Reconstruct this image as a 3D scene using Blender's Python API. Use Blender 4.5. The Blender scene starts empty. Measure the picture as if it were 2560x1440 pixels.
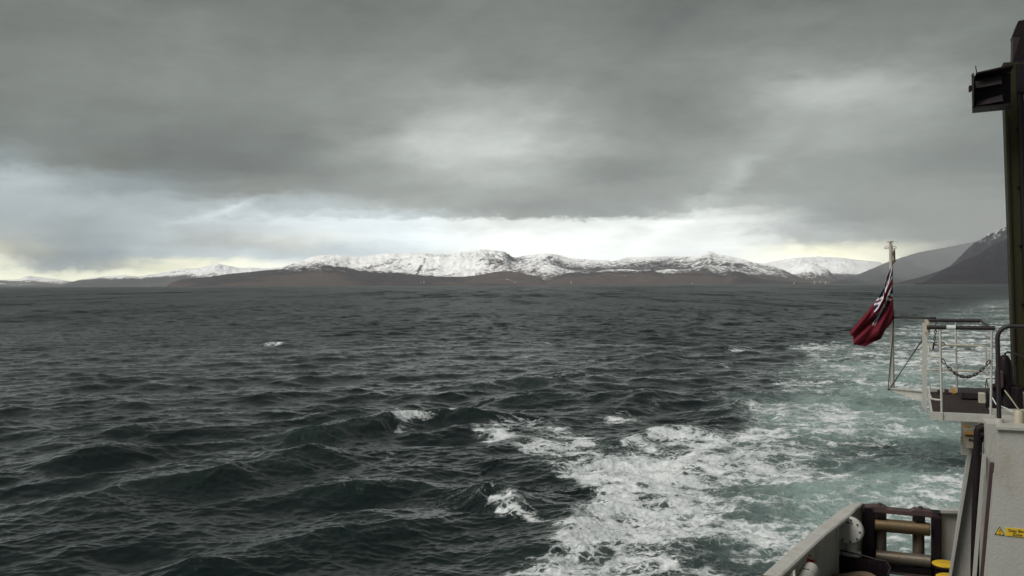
import bpy, bmesh, math
import numpy as np
from mathutils import Vector, Matrix

# ------------------------------------------------------------------ camera, world, sun
sc = bpy.context.scene
COL = sc.collection
F, EYE, PITCH, ROLL = 2300.0, 8.0, -9.5 / 2300, -0.0035
cam_d = bpy.data.cameras.new('camera')
cam = bpy.data.objects.new('camera', cam_d)
COL.objects.link(cam)
cam_d.sensor_width = 36
cam_d.lens = F / 2560 * 36
cam_d.clip_start = 0.1
cam_d.clip_end = 120000
cam.matrix_world = Matrix.Translation((0, 0, EYE)) @ Matrix.Rotation(math.pi / 2 + PITCH, 4, 'X') @ Matrix.Rotation(ROLL, 4, 'Z')
sc.camera = cam
sc.view_settings.view_transform = 'Standard'
sc.view_settings.look = 'None'
sc.view_settings.exposure = 0.0
sc.view_settings.gamma = 1.0
sc.render.engine = 'CYCLES'
sc.cycles.use_denoising = True
sc.cycles.max_bounces = 6
sc.cycles.volume_bounces = 1
sc.cycles.sample_clamp_indirect = 4

SUN_EL, SUN_AZ = math.radians(50), math.radians(246)     # azimuth measured from +Y towards +X: behind the viewer, to the left
sd = bpy.data.lights.new('sun', 'SUN')
sd.energy = 3.8
sd.angle = math.radians(40)
sd.color = (1.0, 0.96, 0.90)
sun = bpy.data.objects.new('sun', sd)
COL.objects.link(sun)
sdir = Vector((math.sin(SUN_AZ) * math.cos(SUN_EL), math.cos(SUN_AZ) * math.cos(SUN_EL), math.sin(SUN_EL)))
sun.rotation_euler = sdir.to_track_quat('Z', 'Y').to_euler()
sun.location = (0, 0, 60)


class NT:
    """small helper to write node trees as expressions"""
    def __init__(s, tree):
        s.t = tree
        s.n = tree.nodes
        s.n.clear()

    def node(s, kind, **kw):
        nd = s.n.new(kind)
        for k, v in kw.items():
            setattr(nd, k, v)
        return nd

    def link(s, a, b):
        if isinstance(a, (int, float)):
            b.default_value = a
        elif isinstance(a, tuple):
            b.default_value = a
        else:
            s.t.links.new(a, b)

    def m(s, op, a, b=0.0, c=0.0, clamp=False):
        nd = s.node('ShaderNodeMath', operation=op, use_clamp=clamp)
        s.link(a, nd.inputs[0]); s.link(b, nd.inputs[1]); s.link(c, nd.inputs[2])
        return nd.outputs[0]

    def add(s, a, b): return s.m('ADD', a, b)
    def sub(s, a, b): return s.m('SUBTRACT', a, b)
    def mul(s, a, b): return s.m('MULTIPLY', a, b)

    def vm(s, op, a, b=(0, 0, 0), scale=None):
        nd = s.node('ShaderNodeVectorMath', operation=op)
        s.link(a, nd.inputs[0])
        if scale is None:
            s.link(b, nd.inputs[1])
        else:
            s.link(scale, nd.inputs['Scale'])
        return nd.outputs[0]

    def step(s, x, lo, hi, a=0.0, b=1.0):
        nd = s.node('ShaderNodeMapRange', interpolation_type='SMOOTHSTEP')
        for i, q in enumerate((x, lo, hi, a, b)):
            s.link(q, nd.inputs[i])
        return nd.outputs[0]

    def mix(s, f, a, b, blend='MIX'):
        nd = s.node('ShaderNodeMix', data_type='RGBA', blend_type=blend, clamp_factor=True)
        s.link(f, nd.inputs[0])
        s.link(a if not isinstance(a, tuple) else (*a, 1)[:4], nd.inputs[6])
        s.link(b if not isinstance(b, tuple) else (*b, 1)[:4], nd.inputs[7])
        return nd.outputs[2]

    def noise(s, vec, scale, detail=4, rough=0.5, dist=0.0, out=0):
        nd = s.node('ShaderNodeTexNoise')
        if vec is not None:
            s.link(vec, nd.inputs['Vector'])
        s.link(scale, nd.inputs['Scale'])
        nd.inputs['Detail'].default_value = detail
        nd.inputs['Roughness'].default_value = rough
        nd.inputs['Distortion'].default_value = dist
        return nd.outputs[out]

    def comb(s, x, y, z=0.0):
        nd = s.node('ShaderNodeCombineXYZ')
        s.link(x, nd.inputs[0]); s.link(y, nd.inputs[1]); s.link(z, nd.inputs[2])
        return nd.outputs[0]

    def attr(s, name, out=2):
        nd = s.node('ShaderNodeAttribute', attribute_name=name)
        return nd.outputs[out]


def lin(v):
    v = v / 255.0
    return v / 12.92 if v <= 0.04045 else ((v + 0.055) / 1.055) ** 2.4


def bearing(px, py):
    """photo pixel -> (azimuth, elevation) in radians as measured in the photograph"""
    v = Vector(((px - 1280) / F, -(py - 720) / F, -1.0))
    v = (Matrix.Rotation(math.pi / 2 + PITCH, 3, 'X') @ Matrix.Rotation(ROLL, 3, 'Z')) @ v
    return math.atan2(v.x, v.y), math.atan2(v.z, math.hypot(v.x, v.y))


world = bpy.data.worlds.new('World')
sc.world = world
world.use_nodes = True
W = NT(world.node_tree)
tc = W.node('ShaderNodeTexCoord').outputs['Generated']
sx = W.node('ShaderNodeSeparateXYZ')
W.link(tc, sx.inputs[0])
X, Y, Z = sx.outputs
AZ = W.m('ARCTAN2', X, Y)
EL = W.m('ARCSINE', Z)
# cloud cover as a table of brightness by azimuth (columns) and elevation (rows), read off the photograph
SKX = [-400, 0, 200, 400, 600, 800, 1000, 1200, 1400, 1600, 1800, 2000, 2200, 2400, 2560, 3000]
SKY = {
    -1600: 'n82 82 82 82 82 82 82 82 82 82 82 82 82 82 82 82',
    -500: 'n94 94 94 94 94 94 94 94 94 94 94 94 94 94 94 94',
    0:  'n112 n112 n116 n117 n116 n115 n118 n119 n118 n112 n110 n112 n114 n111 n106 n106',
    100:  'n118 n118 n123 n125 n126 n125 n128 n129 n127 n122 n122 n126 n124 n118 n112 n112',
    180:  'n124 n124 n128 n130 n132 n134 n137 n135 n134 n132 n137 n142 n136 n126 n116 n116',
    250:  'n124 n124 n126 n130 n130 n133 n148 n162 n150 n136 n140 n168 n168 n138 n120 n120',
    310:  'n120 n120 n121 n123 n125 n130 n152 n176 n162 n140 n136 n152 n154 n138 n124 n124',
    370:  'n116 n116 n117 n117 n118 n132 n172 n190 n170 n144 n146 n158 n148 n136 n126 n126',
    430:  'b142 b142 n120 n114 n114 n130 n150 n176 n150 n132 n156 n144 n137 n132 n126 n126',
    480:  'b176 b176 b158 b140 n136 n142 n147 n153 n154 n146 n150 n146 n139 n133 n127 n127',
    520:  'b174 b174 b172 b168 b182 b176 n160 n150 n146 n148 n170 n150 n139 n133 n127 n127',
    540:  'b172 b172 b170 b170 b190 b194 b190 n160 n148 n158 n214 n158 n139 n134 n128 n128',
    558:  'b170 b170 b162 b176 b200 b218 b232 n232 n230 n232 n236 n164 n137 n133 n128 n128',
    600:  'n164 n164 b152 b176 n192 n204 b230 n244 n246 n244 n236 n198 n152 n137 n132 n132',
    635:  'y200 y200 b156 b172 b196 b188 b206 n236 n240 n240 n238 y232 y224 n156 n142 n142',
    665:  'y230 y230 b158 y212 y234 n226 n228 n240 n244 n246 n242 y244 y240 n170 n148 n148',
    690:  'y236 y236 y230 y238 y240 n236 n236 n240 n244 n246 n242 y244 y240 n176 n152 n152',
}
HAZE, HAZE_TOP, HAZE_R = 3.6e-5, 1250.0, 21000.0
TINT = {'n': (-2, 2, -2), 'b': (-7, 1, 3), 'y': (5, 4, -20)}
# warp the look-up so that edges turn wispy
wv = W.comb(W.mul(AZ, 1.0), W.mul(EL, 2.6), 0.0)
w1 = W.noise(wv, 5.0, 6, 0.6, 0.6, out=1)
w3 = W.noise(W.vm('ADD', wv, (9.1, 2.7, 4.3)), 58.0, 5, 0.6, 0.4, out=1)
w2 = W.noise(W.vm('ADD', wv, (3.1, 7.7, 1.3)), 22.0, 5, 0.62, 0.5, out=1)
def ctr(c):
    return W.vm('SUBTRACT', c, (0.5, 0.5, 0.5))
sp1 = W.node('ShaderNodeSeparateXYZ'); W.link(ctr(w1), sp1.inputs[0])
sp2 = W.node('ShaderNodeSeparateXYZ'); W.link(ctr(w2), sp2.inputs[0])
sp3 = W.node('ShaderNodeSeparateXYZ'); W.link(ctr(w3), sp3.inputs[0])
AZ2 = W.add(AZ, W.mul(sp3.outputs[0], 0.03)); EL2 = W.add(EL, W.mul(sp3.outputs[1], 0.011))
AZw = W.add(AZ2, W.add(W.mul(sp1.outputs[0], 0.09), W.mul(sp2.outputs[0], 0.05)))
ELw = W.add(EL2, W.add(W.mul(sp1.outputs[1], 0.02), W.mul(sp2.outputs[1], 0.022)))
a0, a1 = bearing(SKX[0], 712)[0], bearing(SKX[-1], 712)[0]
fac = W.m('DIVIDE', W.sub(AZw, a0), a1 - a0, clamp=True)
cur = None
rows = sorted(SKY)
prev_el = None
for yy in rows:
    vals = SKY[yy].split()
    vals = [v if v[0] in 'nby' else 'n' + v for v in vals]
    rp = W.node('ShaderNodeValToRGB')
    cr = rp.color_ramp
    cr.interpolation = 'CARDINAL'
    el = bearing(1280, yy)[1]
    tr_ = math.exp(-HAZE * min(HAZE_R * 1.1, HAZE_TOP / max(el, 1e-3)))     # what the haze lets through on this bearing
    for i, (px, v) in enumerate(zip(SKX, vals)):
        pos = (bearing(px, 712)[0] - a0) / (a1 - a0)
        e = cr.elements[i] if i < 2 else cr.elements.new(pos)
        e.position = pos
        g = int(v[1:])
        tt = TINT[v[0]]
        e.color = tuple(0.4 * max(0.02, (lin(min(255, g + d)) - 0.20 * (1 - tr_)) / tr_) for d in tt) + (1,)
    W.link(fac, rp.inputs[0])
    el = bearing(1280, yy)[1]
    if cur is None:
        cur = rp.outputs[0]
    else:
        cur = W.mix(W.step(ELw, prev_el, el), cur, rp.outputs[0])
    prev_el = el
# soft cloud texture on a flat layer overhead
invz = W.m('DIVIDE', 1.0, W.m('MAXIMUM', W.add(Z, 0.09), 0.05))
cl = W.comb(W.mul(X, invz), W.mul(Y, invz), 0.0)
c1 = W.noise(cl, 0.9, 7, 0.58, 0.8)
c2 = W.noise(wv, 9.0, 5, 0.5, 0.7)
rotv = W.comb(W.add(W.mul(AZ, 0.82), W.mul(EL, 0.57)), W.mul(W.sub(W.mul(EL, 0.82), W.mul(AZ, 0.5)), 2.6), 2.0)
c3 = W.noise(rotv, 5.0, 7, 0.52, 0.5)
c4 = W.noise(wv, 34.0, 6, 0.6, 0.6)
tex = W.add(W.mul(W.sub(c1, 0.5), 0.45), W.add(W.mul(W.sub(c2, 0.5), 0.38), W.add(W.mul(W.sub(c3, 0.5), 0.5), W.mul(W.sub(c4, 0.5), 0.26))))
tex = W.mul(tex, W.step(EL, 0.0, 0.06, 0.25, 1.0))
PUFFS = [(1150, 375, 260, 75, -14, .10), (1285, 345, 55, 32, -30, .10), (2065, 215, 120, 70, -30, .10), (1900, 330, 160, 60, -35, .06), (1770, 480, 130, 24, -40, .34), (1880, 400, 120, 20, -35, .10),
         (1420, 500, 300, 34, -4, -.12), (520, 410, 420, 52, 3, -.10), (110, 640, 170, 26, 4, -.38), (300, 600, 220, 14, -3, -.12), (650, 610, 200, 20, 2, -.22), (590, 527, 62, 8, -24, .42), (500, 545, 60, 8, -14, .22),
         (330, 560, 240, 14, 3, -.10), (2140, 540, 240, 60, 6, -.14), (1990, 590, 100, 22, 22, -.30), (1000, 195, 260, 40, -18, .07), (520, 230, 260, 50, -8, .05), (700, 90, 500, 60, -4, -.05), (1600, 120, 350, 70, -20, -.05),
         (1630, 300, 160, 80, -35, -.07), (1260, 460, 200, 20, -12, .10), (20, 640, 40, 12, 0, .35), (2070, 650, 120, 26, -4, .30), (1740, 600, 120, 30, -30, -.08), (60, 470, 90, 40, 10, .10)]
gain = W.add(1.0, tex)
for (bx_, by_, rx_, ry_, ro_, am_) in PUFFS:
    ca, ce = bearing(bx_, by_)
    du = W.sub(AZw, ca); dv = W.sub(ELw, ce)
    co_, si_ = math.cos(math.radians(ro_)), math.sin(math.radians(ro_))
    # photo y runs down, elevation up
    uu = W.mul(W.sub(W.mul(du, co_), W.mul(dv, si_)), F / rx_)
    vv = W.mul(W.add(W.mul(du, si_), W.mul(dv, co_)), F / ry_)
    r2_ = W.add(W.mul(uu, uu), W.mul(vv, vv))
    gain = W.add(gain, W.mul(W.m('EXPONENT', W.mul(r2_, -1.0)), am_))
cur = W.vm('SCALE', cur, scale=W.mul(gain, 2.5))
nish = W.node('ShaderNodeTexSky', sky_type='NISHITA', sun_disc=False)
nish.sun_elevation = SUN_EL
nish.sun_rotation = SUN_AZ
bg1 = W.node('ShaderNodeBackground'); W.link(nish.outputs[0], bg1.inputs[0]); bg1.inputs[1].default_value = 0.05
bg2 = W.node('ShaderNodeBackground'); W.link(cur, bg2.inputs[0]); bg2.inputs[1].default_value = 1.0
mx = W.node('ShaderNodeMixShader')
mx.inputs[0].default_value = 0.97          # nearly closed cloud cover in front of the clear sky
W.link(bg1.outputs[0], mx.inputs[1]); W.link(bg2.outputs[0], mx.inputs[2])
wo = W.node('ShaderNodeOutputWorld'); W.link(mx.outputs[0], wo.inputs[0])

# ------------------------------------------------------------------ materials
def principled(name):
    m = bpy.data.materials.new(name)
    m.use_nodes = True
    n = NT(m.node_tree)
    b = n.node('ShaderNodeBsdfPrincipled')
    o = n.node('ShaderNodeOutputMaterial')
    n.link(b.outputs[0], o.inputs[0])
    return m, n, b


def paint(name, col, rough=0.45, dirt=(0.18, 0.12, 0.08), amount=0.35, scale=3.0, metal=0.0, streak=True, bump=0.02, spec=0.4):
    m, n, b = principled(name)
    pos = n.node('ShaderNodeNewGeometry').outputs['Position']
    v = n.vm('MULTIPLY', pos, (1, 1, 0.25 if streak else 1))
    a = n.noise(v, scale, 6, 0.65, 0.4)
    f = n.noise(pos, scale * 9, 5, 0.6)
    d = n.mul(n.step(n.add(a, n.mul(f, 0.25)), 0.6, 0.85), amount)
    c = n.mix(d, tuple(col), tuple(dirt))
    if streak:
        run = n.noise(n.vm('MULTIPLY', pos, (1, 1, 0.09)), scale * 6.5, 3, 0.55)
        c = n.mix(n.mul(n.step(run, 0.60, 0.74), amount * 0.9), c, tuple(x * 1.1 for x in dirt))
    c = n.mix(n.step(n.noise(pos, scale * 0.6, 3, 0.5), 0.35, 0.7, 0.0, 0.16), c, tuple(x * 0.6 for x in col))
    n.link(c, b.inputs['Base Color'])
    b.inputs['Metallic'].default_value = metal
    b.inputs['Specular IOR Level'].default_value = spec
    n.link(n.step(f, 0.3, 0.7, rough - 0.08, rough + 0.1), b.inputs['Roughness'])
    bp = n.node('ShaderNodeBump'); bp.inputs['Distance'].default_value = bump
    bp.inputs['Strength'].default_value = 0.25
    n.link(f, bp.inputs['Height'])
    n.link(bp.outputs[0], b.inputs['Normal'])
    return m


M = {}
M['white'] = paint('white_ship_paint', (0.375, 0.375, 0.352), 0.45, (0.24, 0.17, 0.11), 0.4)
M['cream'] = paint('cream_paint', (0.42, 0.40, 0.32), 0.5, (0.3, 0.18, 0.08), 0.5)
M['black'] = paint('black_paint', (0.007, 0.004, 0.006), 0.55, (0.035, 0.02, 0.018), 0.35, spec=0.18)
M['brown'] = paint('rust_brown_paint', (0.055, 0.034, 0.034), 0.6, (0.12, 0.06, 0.03), 0.5)
M['olive'] = paint('olive_paint', (0.022, 0.022, 0.009), 0.6, (0.03, 0.025, 0.015), 0.4, spec=0.15)
M['steel'] = paint('worn_roller_steel', (0.14, 0.12, 0.095), 0.38, (0.12, 0.07, 0.03), 0.7, 5, metal=0.55, streak=False)
M['brass'] = paint('yellowed_roller_steel', (0.12, 0.085, 0.045), 0.42, (0.1, 0.05, 0.02), 0.7, 5, metal=0.45, streak=False)
M['yellow'] = paint('yellow_paint', (0.5, 0.33, 0.02), 0.5, (0.12, 0.07, 0.02), 0.5, 12, streak=False)
M['signyellow'] = paint('yellow_sign', (0.62, 0.42, 0.02), 0.5, (0.4, 0.27, 0.03), 0.2, 12)
M['signblack'] = paint('sign_lettering', (0.03, 0.025, 0.03), 0.5, amount=0.0)
M['rail'] = paint('dark_tape_rail', (0.013, 0.009, 0.011), 0.55, (0.05, 0.04, 0.038), 0.4, 8)
M['tape'] = paint('grey_tape', (0.5, 0.56, 0.55), 0.5, amount=0.1)
M['red'] = paint('red_paint', (0.42, 0.03, 0.02), 0.45, (0.2, 0.02, 0.02), 0.3, 8)
M['redrope'] = paint('red_rope', (0.5, 0.08, 0.07), 0.8, (0.5, 0.4, 0.35), 0.6, 30, streak=False)
M['rope'] = paint('tan_rope', (0.17, 0.125, 0.08), 0.85, (0.1, 0.07, 0.04), 0.8, 14, streak=False, bump=0.05)
M['line'] = paint('dark_halyard', (0.07, 0.065, 0.06), 0.8, amount=0.0)
M['chain'] = paint('galvanised_chain', (0.05, 0.045, 0.045), 0.5, (0.1, 0.06, 0.03), 0.5, 20, metal=0.4)
M['deck'] = paint('dark_deck_paint', (0.05, 0.06, 0.05), 0.7, (0.08, 0.06, 0.05), 0.7, 2, streak=False)
M['topdeck'] = paint('pale_grey_deck_paint', (0.36, 0.36, 0.33), 0.5, (0.25, 0.22, 0.18), 0.6, 4, streak=False)
M['grate'] = paint('rusty_grating', (0.035, 0.026, 0.026), 0.6, (0.08, 0.045, 0.03), 0.6, 8, streak=False)
M['orange'] = paint('orange_decal', (0.5, 0.25, 0.03), 0.5, (0.5, 0.45, 0.35), 0.6, 15)
M['black_hull'] = paint('black_hull_paint', (0.02, 0.02, 0.022), 0.4, (0.06, 0.05, 0.04), 0.5, 1)
M['beige'] = paint('beige_paint', (0.3, 0.27, 0.2), 0.6, amount=0.2)

# ------------------------------------------------------------------ mesh helpers (ship coordinates: u across to the right, v aft, z up)
AL = math.radians(22)
RS = Matrix.Rotation(-AL, 4, 'Z')


class MB:
    def __init__(s):
        s.v, s.f = [], []

    def add(s, vs, fs):
        b = len(s.v)
        s.v += [tuple(p) for p in vs]
        s.f += [tuple(b + i for i in q) for q in fs]
        return s

    def hexa(s, p):
        """eight corners: bottom four then top four, both the same way round"""
        return s.add(p, [(3, 2, 1, 0), (4, 5, 6, 7), (0, 1, 5, 4), (1, 2, 6, 5), (2, 3, 7, 6), (3, 0, 4, 7)])

    def box(s, a, b, bev=0.0):
        (x0, y0, z0), (x1, y1, z1) = a, b
        if bev <= 0:
            return s.hexa([(x0, y0, z0), (x1, y0, z0), (x1, y1, z0), (x0, y1, z0), (x0, y0, z1), (x1, y0, z1), (x1, y1, z1), (x0, y1, z1)])
        bm = bmesh.new()
        bmesh.ops.create_cube(bm, size=1)
        for q in bm.verts:
            q.co = Vector(((x0 + x1) / 2 + q.co.x * (x1 - x0), (y0 + y1) / 2 + q.co.y * (y1 - y0), (z0 + z1) / 2 + q.co.z * (z1 - z0)))
        bmesh.ops.bevel(bm, geom=bm.edges[:], offset=bev, segments=2, affect='EDGES', profile=0.5)
        bm.verts.index_update()
        s.add([q.co[:] for q in bm.verts], [[q.index for q in f.verts] for f in bm.faces])
        bm.free()
        return s

    def tube(s, pts, r, n=10, cap=True, closed=False):
        pts = [Vector(p) for p in pts]
        rs = r if isinstance(r, (list, tuple)) else [r] * len(pts)
        k = len(pts)
        ref = None
        rings = []
        for i, p in enumerate(pts):
            if closed:
                t = (pts[(i + 1) % k] - pts[i - 1]).normalized()
            else:
                t = (pts[min(i + 1, k - 1)] - pts[max(i - 1, 0)]).normalized()
            if ref is None:
                ref = Vector((0, 0, 1)) if abs(t.z) < 0.9 else Vector((1, 0, 0))
            a = (ref - t * ref.dot(t)).normalized()
            ref = a
            b = t.cross(a)
            rings.append([p + (a * math.cos(q * 2 * math.pi / n) + b * math.sin(q * 2 * math.pi / n)) * rs[i] for q in range(n)])
        vs = [q for ring in rings for q in ring]
        fs = []
        for i in range(k if closed else k - 1):
            j = (i + 1) % k
            for q in range(n):
                fs.append((i * n + q, i * n + (q + 1) % n, j * n + (q + 1) % n, j * n + q))
        if cap and not closed:
            fs.append(tuple(range(n))[::-1])
            fs.append(tuple((k - 1) * n + q for q in range(n)))
        return s.add(vs, fs)

    def cyl(s, a, b, r, n=20, bev=0.0):
        a, b = Vector(a), Vector(b)
        if bev:
            d = (b - a).normalized()
            return s.tube([a, a + d * 1e-4, a + d * bev, b - d * bev, b - d * 1e-4, b], [r - bev, r - bev, r, r, r - bev, r - bev], n)
        return s.tube([a, b], r, n)

    def prism(s, poly, off):
        """poly: 3-D points of one face, off: extrusion vector"""
        n = len(poly)
        off = Vector(off)
        vs = [Vector(p) for p in poly] + [Vector(p) + off for p in poly]
        fs = [tuple(range(n))[::-1], tuple(range(n, 2 * n))] + [(i, (i + 1) % n, n + (i + 1) % n, n + i) for i in range(n)]
        return s.add(vs, fs)

    def build(s, name, mat, parent=None, smooth=False):
        me = bpy.data.meshes.new(name)
        base = Vector(parent['base']) if parent is not None else Vector((0, 0, 0))
        me.from_pydata([tuple(Vector(p) - base) for p in s.v], [], s.f)
        bm = bmesh.new(); bm.from_mesh(me)
        bmesh.ops.recalc_face_normals(bm, faces=bm.faces[:])
        bm.to_mesh(me); bm.free()
        me.materials.append(mat)
        if smooth:
            me.polygons.foreach_set('use_smooth', [True] * len(me.polygons))
            try:
                me.set_sharp_from_angle(angle=math.radians(40))
            except Exception:
                pass
        o = bpy.data.objects.new(name, me)
        COL.objects.link(o)
        if parent is not None:
            o.parent = parent
            o['base'] = parent['base'][:] if not hasattr(parent['base'], 'to_list') else parent['base'].to_list()
            if parent.type != 'EMPTY':
                pass
        return o


def thing(name, label, cat, base, group=None):
    o = bpy.data.objects.new(name, None)
    COL.objects.link(o)
    o.empty_display_size = 0.2
    o.matrix_world = RS @ Matrix.Translation(base)
    o['base'] = list(base)
    o['label'] = label
    o['category'] = cat
    if group:
        o['group'] = group
    return o


def arc(c, r, a0, a1, n, plane='uz'):
    out = []
    for i in range(n + 1):
        a = math.radians(a0 + (a1 - a0) * i / n)
        p, q = r * math.cos(a), r * math.sin(a)
        out.append((c[0] + p, c[1], c[2] + q) if plane == 'uz' else (c[0] + p, c[1] + q, c[2]) if plane == 'uv' else (c[0], c[1] + p, c[2] + q))
    return out


# ------------------------------------------------------------------ numpy fields
rng = np.random.default_rng(7)


def fractal_tile(n, beta, lo=1, hi=None, seed=1):
    r = np.random.default_rng(seed)
    k = np.fft.fftfreq(n) * n
    kx, ky = np.meshgrid(k, k)
    kk = np.hypot(kx, ky)
    amp = np.where((kk >= lo) & (kk <= (hi or n / 2)), np.maximum(kk, 1e-9) ** (-beta), 0)
    f = np.fft.ifft2(amp * np.exp(2j * np.pi * r.random((n, n)))).real
    return ((f - f.mean()) / f.std()).astype(np.float32)


def sample(t, x, y, L):
    n = t.shape[0]
    fx = (x / L) % 1.0 * n
    fy = (y / L) % 1.0 * n
    ix = np.floor(fx).astype(np.int64); iy = np.floor(fy).astype(np.int64)
    tx = fx - ix; ty = fy - iy
    ix %= n; iy %= n
    jx = (ix + 1) % n; jy = (iy + 1) % n
    return (t[iy, ix] * (1 - tx) * (1 - ty) + t[iy, jx] * tx * (1 - ty) + t[jy, ix] * (1 - tx) * ty + t[jy, jx] * tx * ty)


def sstep(x, a, b):
    t = np.clip((x - a) / (b - a), 0, 1)
    return t * t * (3 - 2 * t)


def grid_mesh(name, Xs, Ys, Zs, mat, attrs=None, wrap=False):
    r, c = Xs.shape
    me = bpy.data.meshes.new(name)
    co = np.stack([Xs, Ys, Zs], -1).reshape(-1, 3).astype(np.float32)
    me.vertices.add(r * c)
    me.vertices.foreach_set('co', co.ravel())
    i = np.arange(r - 1)[:, None]
    j = np.arange(c if wrap else c - 1)[None, :]
    a = i * c + j
    b = i * c + (j + 1) % c
    q = np.stack([a, b, b + c, a + c], -1).reshape(-1, 4).astype(np.int32)
    nf = len(q)
    me.loops.add(nf * 4)
    me.loops.foreach_set('vertex_index', q.ravel())
    me.polygons.add(nf)
    me.polygons.foreach_set('loop_start', np.arange(0, nf * 4, 4, dtype=np.int32))
    me.polygons.foreach_set('use_smooth', np.ones(nf, dtype=bool))
    for k, v in (attrs or {}).items():
        at = me.attributes.new(k, 'FLOAT', 'POINT')
        at.data.foreach_set('value', v.ravel().astype(np.float32))
    me.update(calc_edges=True)
    me.materials.append(mat)
    o = bpy.data.objects.new(name, me)
    COL.objects.link(o)
    return o


# ------------------------------------------------------------------ sea
def spectrum(n, L, lmin, lmax, lpeak, wdir, spread, seed):
    r = np.random.default_rng(seed)
    k1 = np.fft.fftfreq(n) * n * 2 * np.pi / L
    kx, ky = np.meshgrid(k1, k1)
    k = np.hypot(kx, ky); k[0, 0] = 1
    kp = 2 * np.pi / lpeak
    S = k ** -4.0 * np.exp(-1.25 * (kp / k) ** 2)
    cosd = (kx * wdir[0] + ky * wdir[1]) / k
    D = np.clip(cosd, 0, 1) ** spread + 0.06
    S = S * D * (k > 2 * np.pi / lmax) * (k < 2 * np.pi / lmin)
    A = np.sqrt(S) * np.exp(2j * np.pi * r.random((n, n)))
    h = np.fft.ifft2(A)
    sd_ = h.real.std()
    dx = np.fft.ifft2(A * (1j * kx / k)).real / sd_
    dy = np.fft.ifft2(A * (1j * ky / k)).real / sd_
    return (h.real / sd_).astype(np.float32), dx.astype(np.float32), dy.astype(np.float32)


wind = np.array([0.38, -0.92])
T1 = spectrum(1024, 173.0, 2.2, 40.0, 9.5, wind, 2.5, 11)
T2 = spectrum(1024, 41.0, 0.22, 2.6, 2.4, np.array([0.15, -0.99]), 1.2, 12)
FR = fractal_tile(1024, 1.6, 1, 400, 21)

nd = 1240
angs = np.concatenate([np.linspace(-34, 34, nd), np.arange(36, 325, 3)]) * np.pi / 180
s_ = np.concatenate([np.linspace(1.6 * 292, 292, 30, endpoint=False), np.linspace(292, 60, 560, endpoint=False), np.linspace(60, 6, 330, endpoint=False), np.geomspace(6, 0.16, 50)])
rad = EYE * 920.0 / s_
PX_, RR = np.meshgrid(angs, rad)
gx = RR * np.sin(PX_); gy = RR * np.cos(PX_)
dr = np.abs(np.gradient(rad))[:, None] * np.ones_like(gx)
fade1 = 1.0 - 0.35 * sstep(dr, 4, 40)
fade2 = 1.0 - 0.8 * sstep(dr, 1.5, 8.0)
# calmer, flattened water inside the wake
frontY = np.maximum(gy, 1.0)
ipx = 1280 + F * gx / frontY                     # bearing and range expressed on the photograph's scale,
ipy = 710.5 + F * EYE / frontY                   # used only to lay the foam chart out on the water
ahead = (gy > 5)
wx = sample(FR, gx, gy, 60.0); wy = sample(FR, gx + 31, gy + 17, 60.0)
wx2 = sample(FR, gx + 11, gy + 5, 13.0); wy2 = sample(FR, gx + 3, gy + 29, 13.0)
sc_ = F / frontY
qx = ipx + np.clip(sc_ * (0.35 * wx + 0.10 * wx2), -60, 60)
qy = ipy + np.clip(sc_ * EYE / frontY * (0.7 * wy + 0.18 * wy2), -26, 26)


def poly_mask(poly, soft):
    """soft inside mask of a polygon given in chart units"""
    out = np.zeros_like(qx)
    xs = [p[0] for p in poly]; ys = [p[1] for p in poly]
    sel = ahead & (qx > min(xs) - 3 * soft) & (qx < max(xs) + 3 * soft) & (qy > min(ys) - 3 * soft) & (qy < max(ys) + 3 * soft)
    x = qx[sel]; y = qy[sel]
    inside = np.zeros(x.shape, bool)
    d = np.full(x.shape, 1e9)
    n = len(poly)
    for i in range(n):
        x1, y1 = poly[i]; x2, y2 = poly[(i + 1) % n]
        if y1 != y2:
            c = ((y1 > y) != (y2 > y)) & (x < (x2 - x1) * (y - y1) / (y2 - y1) + x1)
            inside ^= c
        ex, ey = x2 - x1, (y2 - y1) * 2.2
        t = np.clip(((x - x1) * ex + (y - y1) * 2.2 * ey) / (ex * ex + ey * ey + 1e-9), 0, 1)
        d = np.minimum(d, np.hypot(x - x1 - t * ex, (y - y1) * 2.2 - t * ey))
    out[sel] = sstep(np.where(inside, d, -d), -soft, soft)
    return out


def blob(px, py, rx, ry, amp=1.0, rot=0.0, px_=None):
    x = (qx - px); y = (qy - py)
    c, s2 = math.cos(math.radians(rot)), math.sin(math.radians(rot))
    u = (x * c + y * s2) / rx; v = (-x * s2 + y * c) / ry
    return amp * np.exp(-(u * u + v * v)) * ahead


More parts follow.
